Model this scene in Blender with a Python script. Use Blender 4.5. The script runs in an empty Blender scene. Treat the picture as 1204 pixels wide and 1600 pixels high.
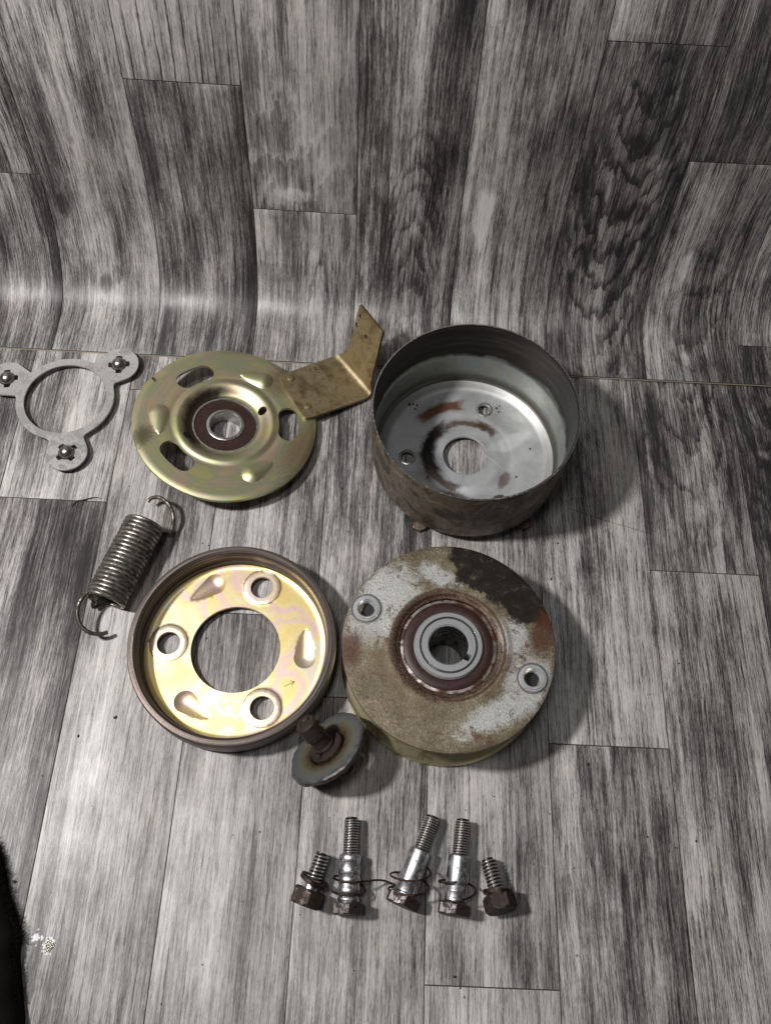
import bpy, bmesh, math, random
from mathutils import Vector, Matrix, Euler, Quaternion
from mathutils.geometry import delaunay_2d_cdt
random.seed(7)
S = 0.001                     # everything below is written in millimetres
R_ = math.radians
scene = bpy.context.scene
COL = scene.collection

# ------------------------------------------------------------------ camera
cam_d = bpy.data.cameras.new('camera')
cam = bpy.data.objects.new('camera', cam_d); COL.objects.link(cam)
def cam_matrix(pitch, roll, yaw):
    p, r, y = map(R_, (pitch, roll, yaw))
    F = Vector((0, math.cos(p), -math.sin(p))); U = Vector((0, math.sin(p), math.cos(p))); X = Vector((1, 0, 0))
    c, s = math.cos(r), math.sin(r)
    X2 = c*X + s*U; U2 = -s*X + c*U
    m = Matrix((X2, U2, -F)).transposed()
    return Matrix.Rotation(y, 3, 'Z') @ m
cam.matrix_world = Matrix.Translation((0, 0, .49909)) @ cam_matrix(64.078, 4.6, -2.0).to_4x4()
cam_d.sensor_fit = 'VERTICAL'; cam_d.sensor_height = 36; cam_d.lens = 1332.2/1600*36
cam_d.clip_start = .01; cam_d.clip_end = 50
scene.camera = cam

# ------------------------------------------------------------------ light: one room lamp up on the left, dim room around
w = bpy.data.worlds.new('World'); scene.world = w; w.use_nodes = True
bg = w.node_tree.nodes['Background']
bg.inputs[0].default_value = (.95, .97, 1, 1); bg.inputs[1].default_value = 0.042
scene.view_settings.view_transform = 'Standard'; scene.view_settings.look = 'None'
scene.view_settings.exposure = 0; scene.view_settings.gamma = 1
def lamp(name, loc, aim, size, power, col):
    l = bpy.data.lights.new(name, 'AREA'); l.shape = 'DISK'; l.size = size; l.energy = power; l.color = col
    o = bpy.data.objects.new(name, l); COL.objects.link(o); o.location = loc
    o.rotation_euler = (Vector(aim) - Vector(loc)).to_track_quat('-Z', 'Y').to_euler()
    return o
lamp('room_lamp', (-.54, .13, .80), (-.02, .14, 0), .085, 9.8, (1, .975, .955))
lamp('ceiling_lamp', (-.22, .05, 1.7), (0, .15, 0), 0.30, 4.3, (1, .98, .96))

# ------------------------------------------------------------------ node helpers
class G:
    def __init__(self, name):
        self.mat = bpy.data.materials.new(name); self.mat.use_nodes = True
        self.t = self.mat.node_tree; self.b = self.t.nodes['Principled BSDF']
        self.tc = self.t.nodes.new('ShaderNodeTexCoord')
        self.P = self.vm('SCALE', self.tc.outputs['Object'], scale=1000.0)
        self.x, self.y, self.z = self.sep(self.P)
    def link(self, a, b): self.t.links.new(a, b)
    def put(self, sock, v):
        if isinstance(v, bpy.types.NodeSocket): self.link(v, sock)
        elif isinstance(v, (tuple, list)) and len(v) == 3 and sock.type == 'RGBA': sock.default_value = (*v, 1)
        else: sock.default_value = v
    def vm(self, op, a, b=None, scale=None):
        n = self.t.nodes.new('ShaderNodeVectorMath'); n.operation = op; self.put(n.inputs[0], a)
        if b is not None: self.put(n.inputs[1], b)
        if scale is not None: self.put(n.inputs['Scale'], scale)
        return n.outputs['Value'] if op in ('LENGTH', 'DISTANCE', 'DOT_PRODUCT') else n.outputs[0]
    def m(self, op, a, b=None, c=None, clamp=False):
        n = self.t.nodes.new('ShaderNodeMath'); n.operation = op; n.use_clamp = clamp
        self.put(n.inputs[0], a)
        if b is not None: self.put(n.inputs[1], b)
        if c is not None: self.put(n.inputs[2], c)
        return n.outputs[0]
    def sep(self, v):
        n = self.t.nodes.new('ShaderNodeSeparateXYZ'); self.put(n.inputs[0], v); return n.outputs
    def xyz(self, a, b, c):
        n = self.t.nodes.new('ShaderNodeCombineXYZ')
        for i, v in enumerate((a, b, c)): self.put(n.inputs[i], v)
        return n.outputs[0]
    def noise(self, v, scale=1.0, detail=3, rough=.55, dist=0.0, lac=2.0):
        n = self.t.nodes.new('ShaderNodeTexNoise'); self.put(n.inputs['Vector'], v)
        self.put(n.inputs['Scale'], scale); self.put(n.inputs['Detail'], detail)
        self.put(n.inputs['Roughness'], rough); self.put(n.inputs['Distortion'], dist); self.put(n.inputs['Lacunarity'], lac)
        return n.outputs['Fac']
    def vor(self, v, scale, feat='F1', rnd=1.0):
        n = self.t.nodes.new('ShaderNodeTexVoronoi'); n.feature = feat; self.put(n.inputs['Vector'], v)
        self.put(n.inputs['Scale'], scale); self.put(n.inputs['Randomness'], rnd); return n.outputs['Distance']
    def ss(self, v, lo, hi, a=0.0, b=1.0):
        n = self.t.nodes.new('ShaderNodeMapRange'); n.interpolation_type = 'SMOOTHSTEP'
        self.put(n.inputs[0], v); self.put(n.inputs[1], lo); self.put(n.inputs[2], hi)
        self.put(n.inputs[3], a); self.put(n.inputs[4], b); return n.outputs[0]
    def mix(self, f, a, b, blend='MIX'):
        n = self.t.nodes.new('ShaderNodeMix'); n.data_type = 'RGBA'; n.blend_type = blend
        self.put(n.inputs[0], f); self.put(n.inputs[6], a); self.put(n.inputs[7], b); return n.outputs[2]
    def ramp(self, f, stops):
        n = self.t.nodes.new('ShaderNodeValToRGB'); self.put(n.inputs[0], f)
        e = n.color_ramp.elements
        while len(e) < len(stops): e.new(.5)
        for k, (p, c) in enumerate(stops):
            e[k].position = p; e[k].color = (*c, 1) if isinstance(c, tuple) else (c, c, c, 1)
        return n.outputs[0]
    def bump(self, h, dist_mm, strength=1.0, nrm=None):
        n = self.t.nodes.new('ShaderNodeBump'); self.put(n.inputs['Height'], h)
        n.inputs['Distance'].default_value = dist_mm*S; self.put(n.inputs['Strength'], strength)
        if nrm is not None: self.link(nrm, n.inputs['Normal'])
        return n.outputs[0]
    def rad(self, cx=0.0, cy=0.0):     # distance from a centre in the xy plane, mm
        return self.vm('LENGTH', self.xyz(self.m('SUBTRACT', self.x, cx), self.m('SUBTRACT', self.y, cy), 0.0))
    def ang(self): return self.m('ARCTAN2', self.y, self.x)
    def blob(self, cx, cy, rx, ry, rot=0, soft=.5, n=None, amt=.8):
        """1 inside an ellipse whose edge is broken up by noise"""
        a = self.m('SUBTRACT', self.x, cx); b = self.m('SUBTRACT', self.y, cy)
        c, s = math.cos(R_(rot)), math.sin(R_(rot))
        u = self.m('DIVIDE', self.m('ADD', self.m('MULTIPLY', a, c), self.m('MULTIPLY', b, s)), rx)
        v = self.m('DIVIDE', self.m('SUBTRACT', self.m('MULTIPLY', b, c), self.m('MULTIPLY', a, s)), ry)
        d = self.vm('LENGTH', self.xyz(u, v, 0.0))
        if n is not None: d = self.m('ADD', d, self.m('MULTIPLY', self.m('SUBTRACT', n, .5), amt*2))
        return self.ss(d, 1-soft*.5, 1+soft*.5, 1.0, 0.0)
    def arc(self, r, wd, a0, a1, n=None, amt=.8, soft=.6):
        """1 on an arc band centred on the object, a0..a1 degrees"""
        am = R_((a0+a1)/2); aw = R_((a1-a0)/2)
        c, s = math.cos(am), math.sin(am)
        px = self.m('ADD', self.m('MULTIPLY', self.x, c), self.m('MULTIPLY', self.y, s))
        py = self.m('SUBTRACT', self.m('MULTIPLY', self.y, c), self.m('MULTIPLY', self.x, s))
        th = self.m('DIVIDE', self.m('ABSOLUTE', self.m('ARCTAN2', py, px)), aw)
        dr = self.m('DIVIDE', self.m('ABSOLUTE', self.m('SUBTRACT', self.rad(), r)), wd)
        d = self.m('MAXIMUM', self.m('POWER', th, 2.0), dr)
        if n is not None: d = self.m('ADD', d, self.m('MULTIPLY', self.m('SUBTRACT', n, .5), amt*2))
        return self.ss(d, 1-soft*.5, 1+soft*.5, 1.0, 0.0)
    def set(self, **k):
        names = dict(col='Base Color', rough='Roughness', metal='Metallic', normal='Normal', spec='Specular IOR Level', coat='Coat Weight',
                     coatr='Coat Roughness', trans='Transmission Weight', ior='IOR', aniso='Anisotropic')
        for a, v in k.items(): self.put(self.b.inputs[names[a]], v)
        return self.mat

# ------------------------------------------------------------------ mesh helpers
def mesh_from(verts, faces, name, smooth=True, angle=35, uvs=None):
    me = bpy.data.meshes.new(name)
    me.from_pydata([(v[0]*S, v[1]*S, v[2]*S) for v in verts], [], faces)
    me.validate(); me.update()
    if uvs is not None:
        l = me.uv_layers.new(name='uv')
        for lp in me.loops: l.data[lp.index].uv = uvs[lp.vertex_index]
    if smooth:
        me.polygons.foreach_set('use_smooth', [True]*len(me.polygons))
        me.set_sharp_from_angle(angle=R_(angle))
    return me
def part(name, me, mat, parent=None, loc=(0, 0, 0), rot=None):
    o = bpy.data.objects.new(name, me); COL.objects.link(o)
    if mat and not me.materials: me.materials.append(mat)
    o.parent = parent
    o.location = (loc[0]*S, loc[1]*S, loc[2]*S)
    if rot is not None: o.rotation_euler = rot
    return o
def thing(name, label, cat, loc=(0, 0, 0), rot=None, group=None):
    o = bpy.data.objects.new(name, None); COL.objects.link(o); o.empty_display_size = .01
    o.location = (loc[0]*S, loc[1]*S, loc[2]*S)
    if rot is not None:
        if isinstance(rot, Matrix): o.rotation_euler = rot.to_euler()
        else: o.rotation_euler = rot
    o['label'] = label; o['category'] = cat
    if group: o['group'] = group
    return o
def tag(o, label, cat, group=None):
    o['label'] = label; o['category'] = cat
    if group: o['group'] = group
    return o

def lathe(prof, name, seg=160, closed=True, angle=30, wob=None):
    """revolve a profile of (r, z) points about z"""
    n = len(prof); V = []; F = []
    for i in range(seg):
        a = 2*math.pi*i/seg; c, s = math.cos(a), math.sin(a)
        for (r, z) in prof:
            dr, dz = wob(a, r, z) if wob else (0, 0)
            V.append(((r+dr)*c, (r+dr)*s, z+dz))
    for i in range(seg):
        j = (i+1) % seg
        for k in range(n if closed else n-1):
            l = (k+1) % n
            F.append((i*n+k, j*n+k, j*n+l, i*n+l))
    me = mesh_from(V, F, name, True, angle)
    bm = bmesh.new(); bm.from_mesh(me)
    bmesh.ops.remove_doubles(bm, verts=bm.verts, dist=1e-7)
    bmesh.ops.dissolve_degenerate(bm, edges=bm.edges, dist=1e-8)
    bmesh.ops.recalc_face_normals(bm, faces=bm.faces); bm.to_mesh(me); bm.free()
    me.set_sharp_from_angle(angle=R_(angle))
    return me
def solid_lathe(prof, name, **k): # profile that starts and ends on the axis
    return lathe(prof, name, closed=False, **k)

def inside(p, poly):
    x, y = p; c = False; j = len(poly)-1
    for i in range(len(poly)):
        xi, yi = poly[i]; xj, yj = poly[j]
        if (yi > y) != (yj > y) and x < (xj-xi)*(y-yi)/(yj-yi)+xi: c = not c
        j = i
    return c
def circle(cx, cy, r, n=48, rf=None):
    return [(cx+(r+(rf(2*math.pi*i/n) if rf else 0))*math.cos(2*math.pi*i/n), cy+(r+(rf(2*math.pi*i/n) if rf else 0))*math.sin(2*math.pi*i/n)) for i in range(n)]
def tear_loop(tip, big, r0, r1, f=1.0):
    ax_, ay_ = big[0]-tip[0], big[1]-tip[1]; L = math.hypot(ax_, ay_); ux, uy = ax_/L, ay_/L; A = []; B = []
    for k in range(15):
        t = k/14; rr = (r0+(r1-r0)*t**.62)*f; x, y = tip[0]+ax_*t, tip[1]+ay_*t
        A.append((x-uy*rr, y+ux*rr)); B.append((x+uy*rr, y-ux*rr))
    th = math.atan2(uy, ux)
    cap = [(big[0]+r1*f*math.cos(th+math.pi/2-math.pi*k/12), big[1]+r1*f*math.sin(th+math.pi/2-math.pi*k/12)) for k in range(1, 12)]
    c2 = [(tip[0]+r0*f*math.cos(th-math.pi/2-math.pi*k/5), tip[1]+r0*f*math.sin(th-math.pi/2-math.pi*k/5)) for k in range(1, 5)]
    return A+cap+B[::-1]+c2
def pressed(outer, holes, name, zf=lambda x, y: 0, t=1.5, step=None, rings=None, mapf=None, angle=30, edge_soft=.25, tf=None, tears=()):
    """sheet-metal part: outline with holes, top surface height zf, thickness t, real edges with a tiny rounded arris"""
    loops = [outer]+holes
    pts = []; edges = []; kind = []
    for lp in loops:
        b = len(pts); pts += lp; n = len(lp)
        edges += [(b+i, b+(i+1) % n) for i in range(n)]
    for (a_, b_, r0_, r1_) in tears:
        for f_ in (1.0, .84, .68, .5, .3):
            lp = tear_loop(a_, b_, r0_, r1_, f_); b = len(pts); pts += lp; n = len(lp)
            edges += [(b+i, b+(i+1) % n) for i in range(n)] if f_ > .9 else []
    nb = len(pts)
    def near(p, d):
        for q in pts[:nb]:
            if abs(q[0]-p[0]) < d and abs(q[1]-p[1]) < d and (q[0]-p[0])**2+(q[1]-p[1])**2 < d*d: return True
        return False
    cand = []
    if rings:
        for r in rings:
            n = max(8, int(2*math.pi*r/(step or 1.5)))
            cand += [(r*math.cos(2*math.pi*(i+.5*(int(r*3) % 2))/n), r*math.sin(2*math.pi*(i+.5*(int(r*3) % 2))/n)) for i in range(n)]
    elif step:
        xs = [p[0] for p in outer]; ys = [p[1] for p in outer]
        y = min(ys); k = 0
        while y < max(ys):
            x = min(xs)+(step/2 if k % 2 else 0)
            while x < max(xs): cand.append((x, y)); x += step
            y += step*.866; k += 1
    for p in cand:
        if inside(p, outer) and not any(inside(p, h) for h in holes) and not near(p, (step or 1)*.45): pts.append(p)
    co, _, fs, _, _, _ = delaunay_2d_cdt([Vector(p) for p in pts], edges, [], 1, 1e-6)
    tri = []
    for f in fs:
        c = (sum(co[i][0] for i in f)/len(f), sum(co[i][1] for i in f)/len(f))
        if inside(c, outer) and not any(inside(c, h) for h in holes): tri.append(f)
    n = len(co)
    top = [Vector((p[0], p[1], zf(p[0], p[1]))) for p in co]
    bot = [Vector((p[0], p[1], zf(p[0], p[1])-(tf(p[0], p[1]) if tf else t))) for p in co]
    V = top+bot
    if mapf: V = [mapf(v) for v in V]
    F = []; cnt = {}
    for f in tri:
        F.append(tuple(f)); F.append(tuple(i+n for i in reversed(f)))
        for i in range(len(f)):
            e = (f[i], f[(i+1) % len(f)]); k = tuple(sorted(e)); cnt.setdefault(k, []).append(e)
    for k, l in cnt.items():
        if len(l) == 1:
            a, b = l[0]; F.append((b, a, a+n, b+n))
    me = mesh_from(V, F, name, True, angle)
    bm = bmesh.new(); bm.from_mesh(me)
    bmesh.ops.recalc_face_normals(bm, faces=bm.faces)
    if edge_soft:
        be = [e for e in bm.edges if len(e.link_faces) == 2 and e.calc_face_angle(0) > R_(60)]
        try: bmesh.ops.bevel(bm, geom=be, offset=edge_soft*S, segments=1, profile=.5, affect='EDGES', clamp_overlap=True)
        except Exception: pass
    bm.to_mesh(me); bm.free()
    me.polygons.foreach_set('use_smooth', [True]*len(me.polygons)); me.set_sharp_from_angle(angle=R_(angle))
    return me

def catmull(P, n=8, closed=False):
    P = [Vector(p) for p in P]; out = []
    m = len(P)
    for i in range(m if closed else m-1):
        if closed: a, b, c, d = P[(i-1) % m], P[i], P[(i+1) % m], P[(i+2) % m]
        else: a, b, c, d = P[max(i-1, 0)], P[i], P[i+1], P[min(i+2, m-1)]
        for k in range(n):
            t = k/n
            out.append(.5*((2*b)+(c-a)*t+(2*a-5*b+4*c-d)*t*t+(3*b-a-3*c+d)*t**3))
    if not closed: out.append(P[-1])
    return out
def tube(path, r, name, seg=12, closed=False, rf=None):
    """round wire along a path (mm), capped"""
    path = [Vector(p) for p in path]; n = len(path); V = []; F = []
    t0 = (path[1]-path[0]).normalized()
    up = t0.orthogonal().normalized()
    for i, p in enumerate(path):
        t = ((path[min(i+1, n-1)])-(path[max(i-1, 0)])).normalized()
        up = (up-t*up.dot(t)).normalized(); sd = t.cross(up)
        rr = rf(i/(n-1)) if rf else r
        for k in range(seg):
            a = 2*math.pi*k/seg; V.append(p+(up*math.cos(a)+sd*math.sin(a))*rr)
    for i in range(n-1):
        for k in range(seg):
            l = (k+1) % seg; F.append((i*seg+k, i*seg+l, (i+1)*seg+l, (i+1)*seg+k))
    F.append(tuple(range(seg))[::-1]); F.append(tuple((n-1)*seg+k for k in range(seg)))
    return mesh_from(V, F, name, True, 50)
def frame_z(d, xhint=Vector((1, 0, 0))):
    d = Vector(d).normalized(); x = (xhint-d*xhint.dot(d)).normalized(); y = d.cross(x)
    return Matrix((x, y, d)).transposed()
def hexprism(af, h, name, ch=.6, z0=0):
    """hexagon bolt head, top and bottom corners turned off"""
    R = af/math.sqrt(3); n = 60; V = []; F = []
    def hexr(a): return (af/2)/math.cos((a+math.pi/6) % (math.pi/3)-math.pi/6)
    rows = []
    for z, lim in ((0, af/2*.98), (.15, af/2), (ch, R), (h-.9*ch, R), (h-.1, af/2*1.0), (h, af/2*.94)):
        rows.append([(min(hexr(2*math.pi*i/n), lim)*math.cos(2*math.pi*i/n), min(hexr(2*math.pi*i/n), lim)*math.sin(2*math.pi*i/n), z0+z) for i in range(n)])
    for r in rows: V += r
    for k in range(len(rows)-1):
        for i in range(n): F.append((k*n+i, k*n+(i+1) % n, (k+1)*n+(i+1) % n, (k+1)*n+i))
    F.append(tuple(range(n))[::-1]); F.append(tuple((len(rows)-1)*n+i for i in range(n)))
    return mesh_from(V, F, name, True, 25)
def threaded(r, length, pitch, depth, name, seg=40, z0=0, dirt=.0):
    """a screw thread that really spirals, chamfered tip at the far end"""
    per = 8; rows = int(length/pitch*per); V = []; F = []
    for j in range(rows+1):
        z = length*j/rows
        tip = max(0, 1-(length-z)/1.4)
        for i in range(seg):
            a = i/seg
            ph = (z/pitch - a) % 1.0
            tri = abs(ph-.5)*2
            rr = r-depth*max(0, min(1, tri*1.35-.15))-tip*1.2
            V.append((rr*math.cos(2*math.pi*a), rr*math.sin(2*math.pi*a), z0+z))
    for j in range(rows):
        for i in range(seg): F.append((j*seg+i, j*seg+(i+1) % seg, (j+1)*seg+(i+1) % seg, (j+1)*seg+i))
    F.append(tuple(range(seg))[::-1]); F.append(tuple(rows*seg+i for i in range(seg)))
    return mesh_from(V, F, name, True, 60)

# ------------------------------------------------------------------ materials: printed vinyl
def vinyl(name='grey_wood_print_vinyl', figs=()):
    g = G(name)
    uv = g.tc.outputs['UV']; u, v, _ = g.sep(uv)          # mm across, mm along
    oi = g.t.nodes.new('ShaderNodeObjectInfo')
    c = g.t.nodes.new('ShaderNodeSeparateColor'); g.link(oi.outputs['Color'], c.inputs[0])
    seed = g.m('MULTIPLY', c.outputs[0], 911.0); tone = c.outputs[1]; swirl = c.outputs[2]; contrast = oi.outputs['Alpha']
    def N(su, sv, d, r=.55, off=0.0, uu=None, dist=0.0):
        return g.noise(g.xyz(g.m('MULTIPLY', uu if uu is not None else u, su), g.m('MULTIPLY', v, sv), g.m('ADD', seed, off)), 1.0, d, r, dist)
    # the grain wanders sideways, far more where a plank carries a figure
    w1 = g.m('MULTIPLY', g.m('SUBTRACT', N(.016, .0055, 1, .5, 3.1), .5), g.m('ADD', 2.0, g.m('MULTIPLY', swirl, 70.0)))
    w2 = g.m('MULTIPLY', g.m('SUBTRACT', N(.09, .016, 2, .5, 7.7), .5), g.m('ADD', 1.2, g.m('MULTIPLY', swirl, 9.0)))
    w3 = g.m('MULTIPLY', g.m('SUBTRACT', N(.9, .12, 2, .5, 9.7), .5), .9)
    uw = g.m('ADD', g.m('ADD', u, w1), g.m('ADD', w2, w3))
    soft = N(.045, .0045, 2, .5, 11.0, uw)                 # broad light and dark bands
    band = N(.16, .0065, 3, .6, 23.0, uw)
    strk = N(.55, .014, 3, .62, 27.0, uw)
    fine = N(1.5, .045, 3, .66, 31.0, uw)
    hair = N(3.2, .15, 2, .6, 41.0, uw)
    mott = N(.05, .022, 4, .6, 5.0)                         # blotchy print
    speck = N(1.1, .45, 3, .7, 51.0)
    # figure lines: contour lines of a stretched field, drawn as dark rings with a soft flank
    fld = N(.017, .0050, 2, .42, 61.0, g.m('ADD', u, w2))
    fr = g.m('FRACT', g.m('MULTIPLY', fld, 9.0))
    ring = g.m('MULTIPLY', g.m('MULTIPLY', g.ss(fr, .0, .06), g.ss(fr, .06, .75, 1.0, 0.0)), g.ss(N(.04, .012, 2, .5, 71.0), .36, .58))
    t = g.m('MULTIPLY', g.m('SUBTRACT', soft, .5), .95)
    for nz, amp, asym in ((band, .62, 1), (strk, 1.15, .45), (fine, 1.35, .35), (hair, 1.0, .4), (mott, .75, 1), (speck, .5, .6)):
        d = g.m('SUBTRACT', nz, .5)
        if asym < 1: d = g.m('MINIMUM', d, g.m('MULTIPLY', d, asym))
        t = g.m('ADD', t, g.m('MULTIPLY', d, amp))
    t = g.m('ADD', t, .065)
    t = g.m('MULTIPLY', t, g.m('ADD', .45, g.m('MULTIPLY', contrast, .95)))
    t = g.m('ADD', t, tone)
    t = g.m('SUBTRACT', t, g.m('MULTIPLY', ring, g.m('ADD', .03, g.m('MULTIPLY', swirl, .34))))
    # separate dark pores and cracks
    crack = g.ss(N(.95, .016, 3, .6, 83.0, uw), .60, .68)
    crack = g.m('MULTIPLY', crack, g.ss(N(.25, .02, 2, .5, 87.0, uw), .42, .56))
    t = g.m('SUBTRACT', t, g.m('MULTIPLY', crack, .24))
    light = g.m('MULTIPLY', g.ss(N(.70, .016, 3, .6, 93.0, uw), .60, .69), .14)
    t = g.m('ADD', t, light)
    dash = g.ss(N(1.7, .085, 2, .55, 97.0, uw), .615, .67)
    t = g.m('SUBTRACT', t, g.m('MULTIPLY', g.m('MULTIPLY', dash, g.m('ADD', .35, contrast)), .17))
    wob = g.m('MULTIPLY', g.m('SUBTRACT', N(.11, .035, 3, .6, 107.0), .5), 1.0)
    for fg in figs:
        kd, u0, v0, ru, rv, amp = fg[:6]
        du = g.m('SUBTRACT', u, u0); dv = g.m('SUBTRACT', v, v0)
        d = g.vm('LENGTH', g.xyz(g.m('DIVIDE', du, ru), g.m('DIVIDE', dv, rv), 0.0))
        mask = g.ss(g.m('ADD', d, g.m('MULTIPLY', wob, 1.6)), .55, 1.15, 1.0, 0.0)
        if kd == 'spot': f = mask
        elif kd == 'lines':
            q = g.m('FRACT', g.m('ADD', g.m('DIVIDE', g.m('ADD', u, g.m('MULTIPLY', wob, 3.0)), fg[6]), .2))
            f = g.m('MULTIPLY', mask, g.m('MULTIPLY', g.ss(q, .0, .05), g.ss(q, .06, .16, 1.0, 0.0)))
        else:                                   # cathedral figure: nested arches with a sharp side and a soft side
            h, w_, per = fg[6:9]
            e = g.m('DIVIDE', du, w_); e2 = g.m('MULTIPLY', g.m('MULTIPLY', e, e), h)
            q = g.m('FRACT', g.m('ADD', g.m('DIVIDE', g.m('SUBTRACT', dv, e2), per), g.m('MULTIPLY', wob, 2.2)))
            f = g.m('MULTIPLY', mask, g.m('MULTIPLY', g.ss(q, .0, .07), g.ss(q, .08, .62, 1.0, 0.0)))
        t = g.m('ADD', t, g.m('MULTIPLY', f, amp))
    col = g.ramp(t, [(0.0, (.016, .014, .0145)), (.20, (.042, .038, .039)), (.40, (.125, .117, .115)), (.60, (.285, .272, .264)), (.80, (.44, .425, .405)), (1.0, (.56, .545, .52))])
    warm = g.ss(mott, .50, .68)
    col = g.mix(g.m('MULTIPLY', warm, .35), col, g.mix(1.0, col, (1.06, .97, .93), 'MULTIPLY'))
    h = g.m('ADD', g.m('MULTIPLY', hair, .6), g.m('ADD', g.m('MULTIPLY', fine, .7), g.m('MULTIPLY', crack, -.8)))
    emb = g.noise(g.P, .9, 2, .5)
    nr = g.bump(g.m('ADD', h, g.m('MULTIPLY', emb, .5)), .10, .55)
    grime = g.noise(g.P, .035, 4, .6)
    rough = g.m('ADD', .395, g.m('MULTIPLY', g.m('SUBTRACT', grime, .5), .22))
    rough = g.m('ADD', rough, g.m('MULTIPLY', fine, .10))
    return g.set(col=col, rough=rough, normal=nr, spec=.58)
M_vinyl = vinyl()
FIG = dict(
  s5=vinyl('print_with_dark_arches', [('arch', 34, 120, 34, 130, -.30, 22, 18, 26), ('spot', 20, 95, 16, 10, -.16), ('spot', 44, 128, 14, 8, -.16), ('spot', 50, 165, 9, 7, .22)]),
  s3=vinyl('print_with_narrow_arches', [('arch', 40, 110, 26, 80, -.20, -60, 18, 22), ('spot', 20, 140, 12, 14, .10)]),
  s4=vinyl('print_with_pale_flame', [('spot', 15, 118, 6.5, 26, .32), ('spot', 4, 70, 2.5, 90, .18), ('spot', 14, 85, 7, 12, -.10)]),
  s2u=vinyl('print_with_pale_smears', [('arch', 20, 150, 60, 60, .16, 9, 20, 34), ('spot', 12, 92, 20, 4, -.12), ('spot', 30, 128, 14, 5, .16)]),
  s1u=vinyl('print_with_straight_lines', [('lines', 35, 190, 60, 70, -.42, 8.2), ('spot', 35, 140, 60, 22, .10)]),
  s0=vinyl('print_with_knot', [('spot', 32, 55, 6, 8, -.22), ('spot', 40, 62, 4, 7, -.16), ('spot', 48, 130, 4, 26, .12), ('spot', 10, 110, 5, 10, -.2)]),
  s6=vinyl('print_with_pale_curl', [('arch', 36, 60, 30, 60, -.15, 14, 16, 30), ('spot', 22, 88, 5, 12, .2), ('spot', 30, 20, 3, 6, .2)]),
  s2=vinyl('print_with_dark_crack', [('arch', 44, 70, 16, 34, -.22, -50, 9, 44), ('spot', 10, 70, 30, 8, -.06)]),
  f4=vinyl('print_with_soft_arches', [('arch', 36, 300, 34, 90, -.20, 40, 22, 40), ('spot', 12, 320, 5, 40, -.22)]),
  f3=vinyl('print_with_brown_streaks', [('spot', 30, 60, 5, 46, -.18), ('spot', 38, 5, 3.5, 50, -.16), ('arch', 34, 20, 26, 60, -.10, 70, 16, 36)]),
  f5=vinyl('print_with_waves', [('arch', 30, 280, 40, 110, -.2, 16, 18, 24), ('spot', 20, 300, 12, 5, .2)]),
)
g = G('vinyl_groove'); M_groove = g.set(col=g.mix(g.noise(g.P, .2, 3), (.012, .011, .011), (.03, .028, .027)), rough=.8)
g = G('vinyl_backing'); M_back = g.set(col=g.mix(g.noise(g.P, .3, 3), (.50, .43, .33), (.66, .58, .46)), rough=.75)

# ------------------------------------------------------------------ floor and the sheet that curves up the back
def plank(x0, x1, s0, s1, ax, parent, seed, tone, swirl, contrast, nseg=1, uoff=0.0, mat=None):
    """one printed plank: a thin slab with chamfered joint edges following the surface ax(x, s, h)"""
    gp = .30; ch = .30; H = .35
    ss = [s0+gp, s0+gp+ch]+[s0+(s1-s0)*k/nseg for k in range(1, nseg)]+[s1-gp-ch, s1-gp]
    xs = [x0+gp, x0+gp+ch, x1-gp-ch, x1-gp]
    V = []; UV = []; F = []
    m = len(ss)
    for j, s_ in enumerate(ss):
        for i, x_ in enumerate(xs):
            e = i in (0, 3) or j in (0, m-1)
            V.append(ax(x_, s_, H-.12 if e else H)); UV.append((x_-x0+uoff, s_))
    for j in range(m-1):
        for i in range(3): a = j*4+i; F.append((a, a+1, a+5, a+4))
    b = len(V)                      # side walls down into the joint
    ring = [i for i in range(4)]+[4*j+3 for j in range(1, m)]+[4*(m-1)+i for i in (2, 1, 0)]+[4*j for j in range(m-2, 0, -1)]
    for k in ring:
        j, i = divmod(k, 4); V.append(ax(xs[i], ss[j], 0.01)); UV.append(UV[k])
    n = len(ring)
    for k in range(n): F.append((ring[(k+1) % n], ring[k], b+k, b+(k+1) % n))
    me = mesh_from(V, F, 'plank', True, 40, UV)
    o = part('plank', me, mat or M_vinyl, parent); o.color = (seed, tone, swirl, contrast)
    return o
FX0 = -101.56
fm = mesh_from([(-900, -700, -.36), (900, -700, -.36), (900, 900, -.36), (-900, 900, -.36), (-900, -700, -4), (900, -700, -4), (900, 900, -4), (-900, 900, -4)],
               [(0, 1, 2, 3), (4, 7, 6, 5), (0, 4, 5, 1), (1, 5, 6, 2), (2, 6, 7, 3), (3, 7, 4, 0)], 'floor', False)
floor = part('floor', fm, M_groove); floor['kind'] = 'structure'
# column -> list of (start, end, seed, tone, swirl, contrast)
FL = {
 -3: [(-300, 150, .21, .50, .05, .8), (150, 620, .35, .52, .1, .8)],
 -2: [(-300, 239.9, .87, .36, .08, .50), (239.9, 640, .44, .58, .08, .55)],
 -1: [(-150, 327.3, .13, .57, .02, .38), (327.3, 700, .58, .55, .08, .8)],
  0: [(-300, 168.6, .66, .55, .02, .38), (168.6, 600, .29, .53, .06, .62)],
  1: [(-330, 120.0, .73, .55, .02, .56), (120.0, 560, .05, .50, .08, .75)],
  2: [(-400, -26.3, .39, .62, .02, .50), (-26.3, 420, .91, .56, .03, .60)],
  3: [(-300, 98.7, .17, .47, .12, .64, 'f3'), (98.7, 560, .62, .58, .06, .80)],
  4: [(-300, 210.4, .47, .55, .06, .65), (210.4, 640, .78, .42, .22, .58, 'f4')],
  5: [(-300, 60, .33, .50, .12, .8), (60, 540, .95, .38, .35, .6, 'f5')],
}
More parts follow.
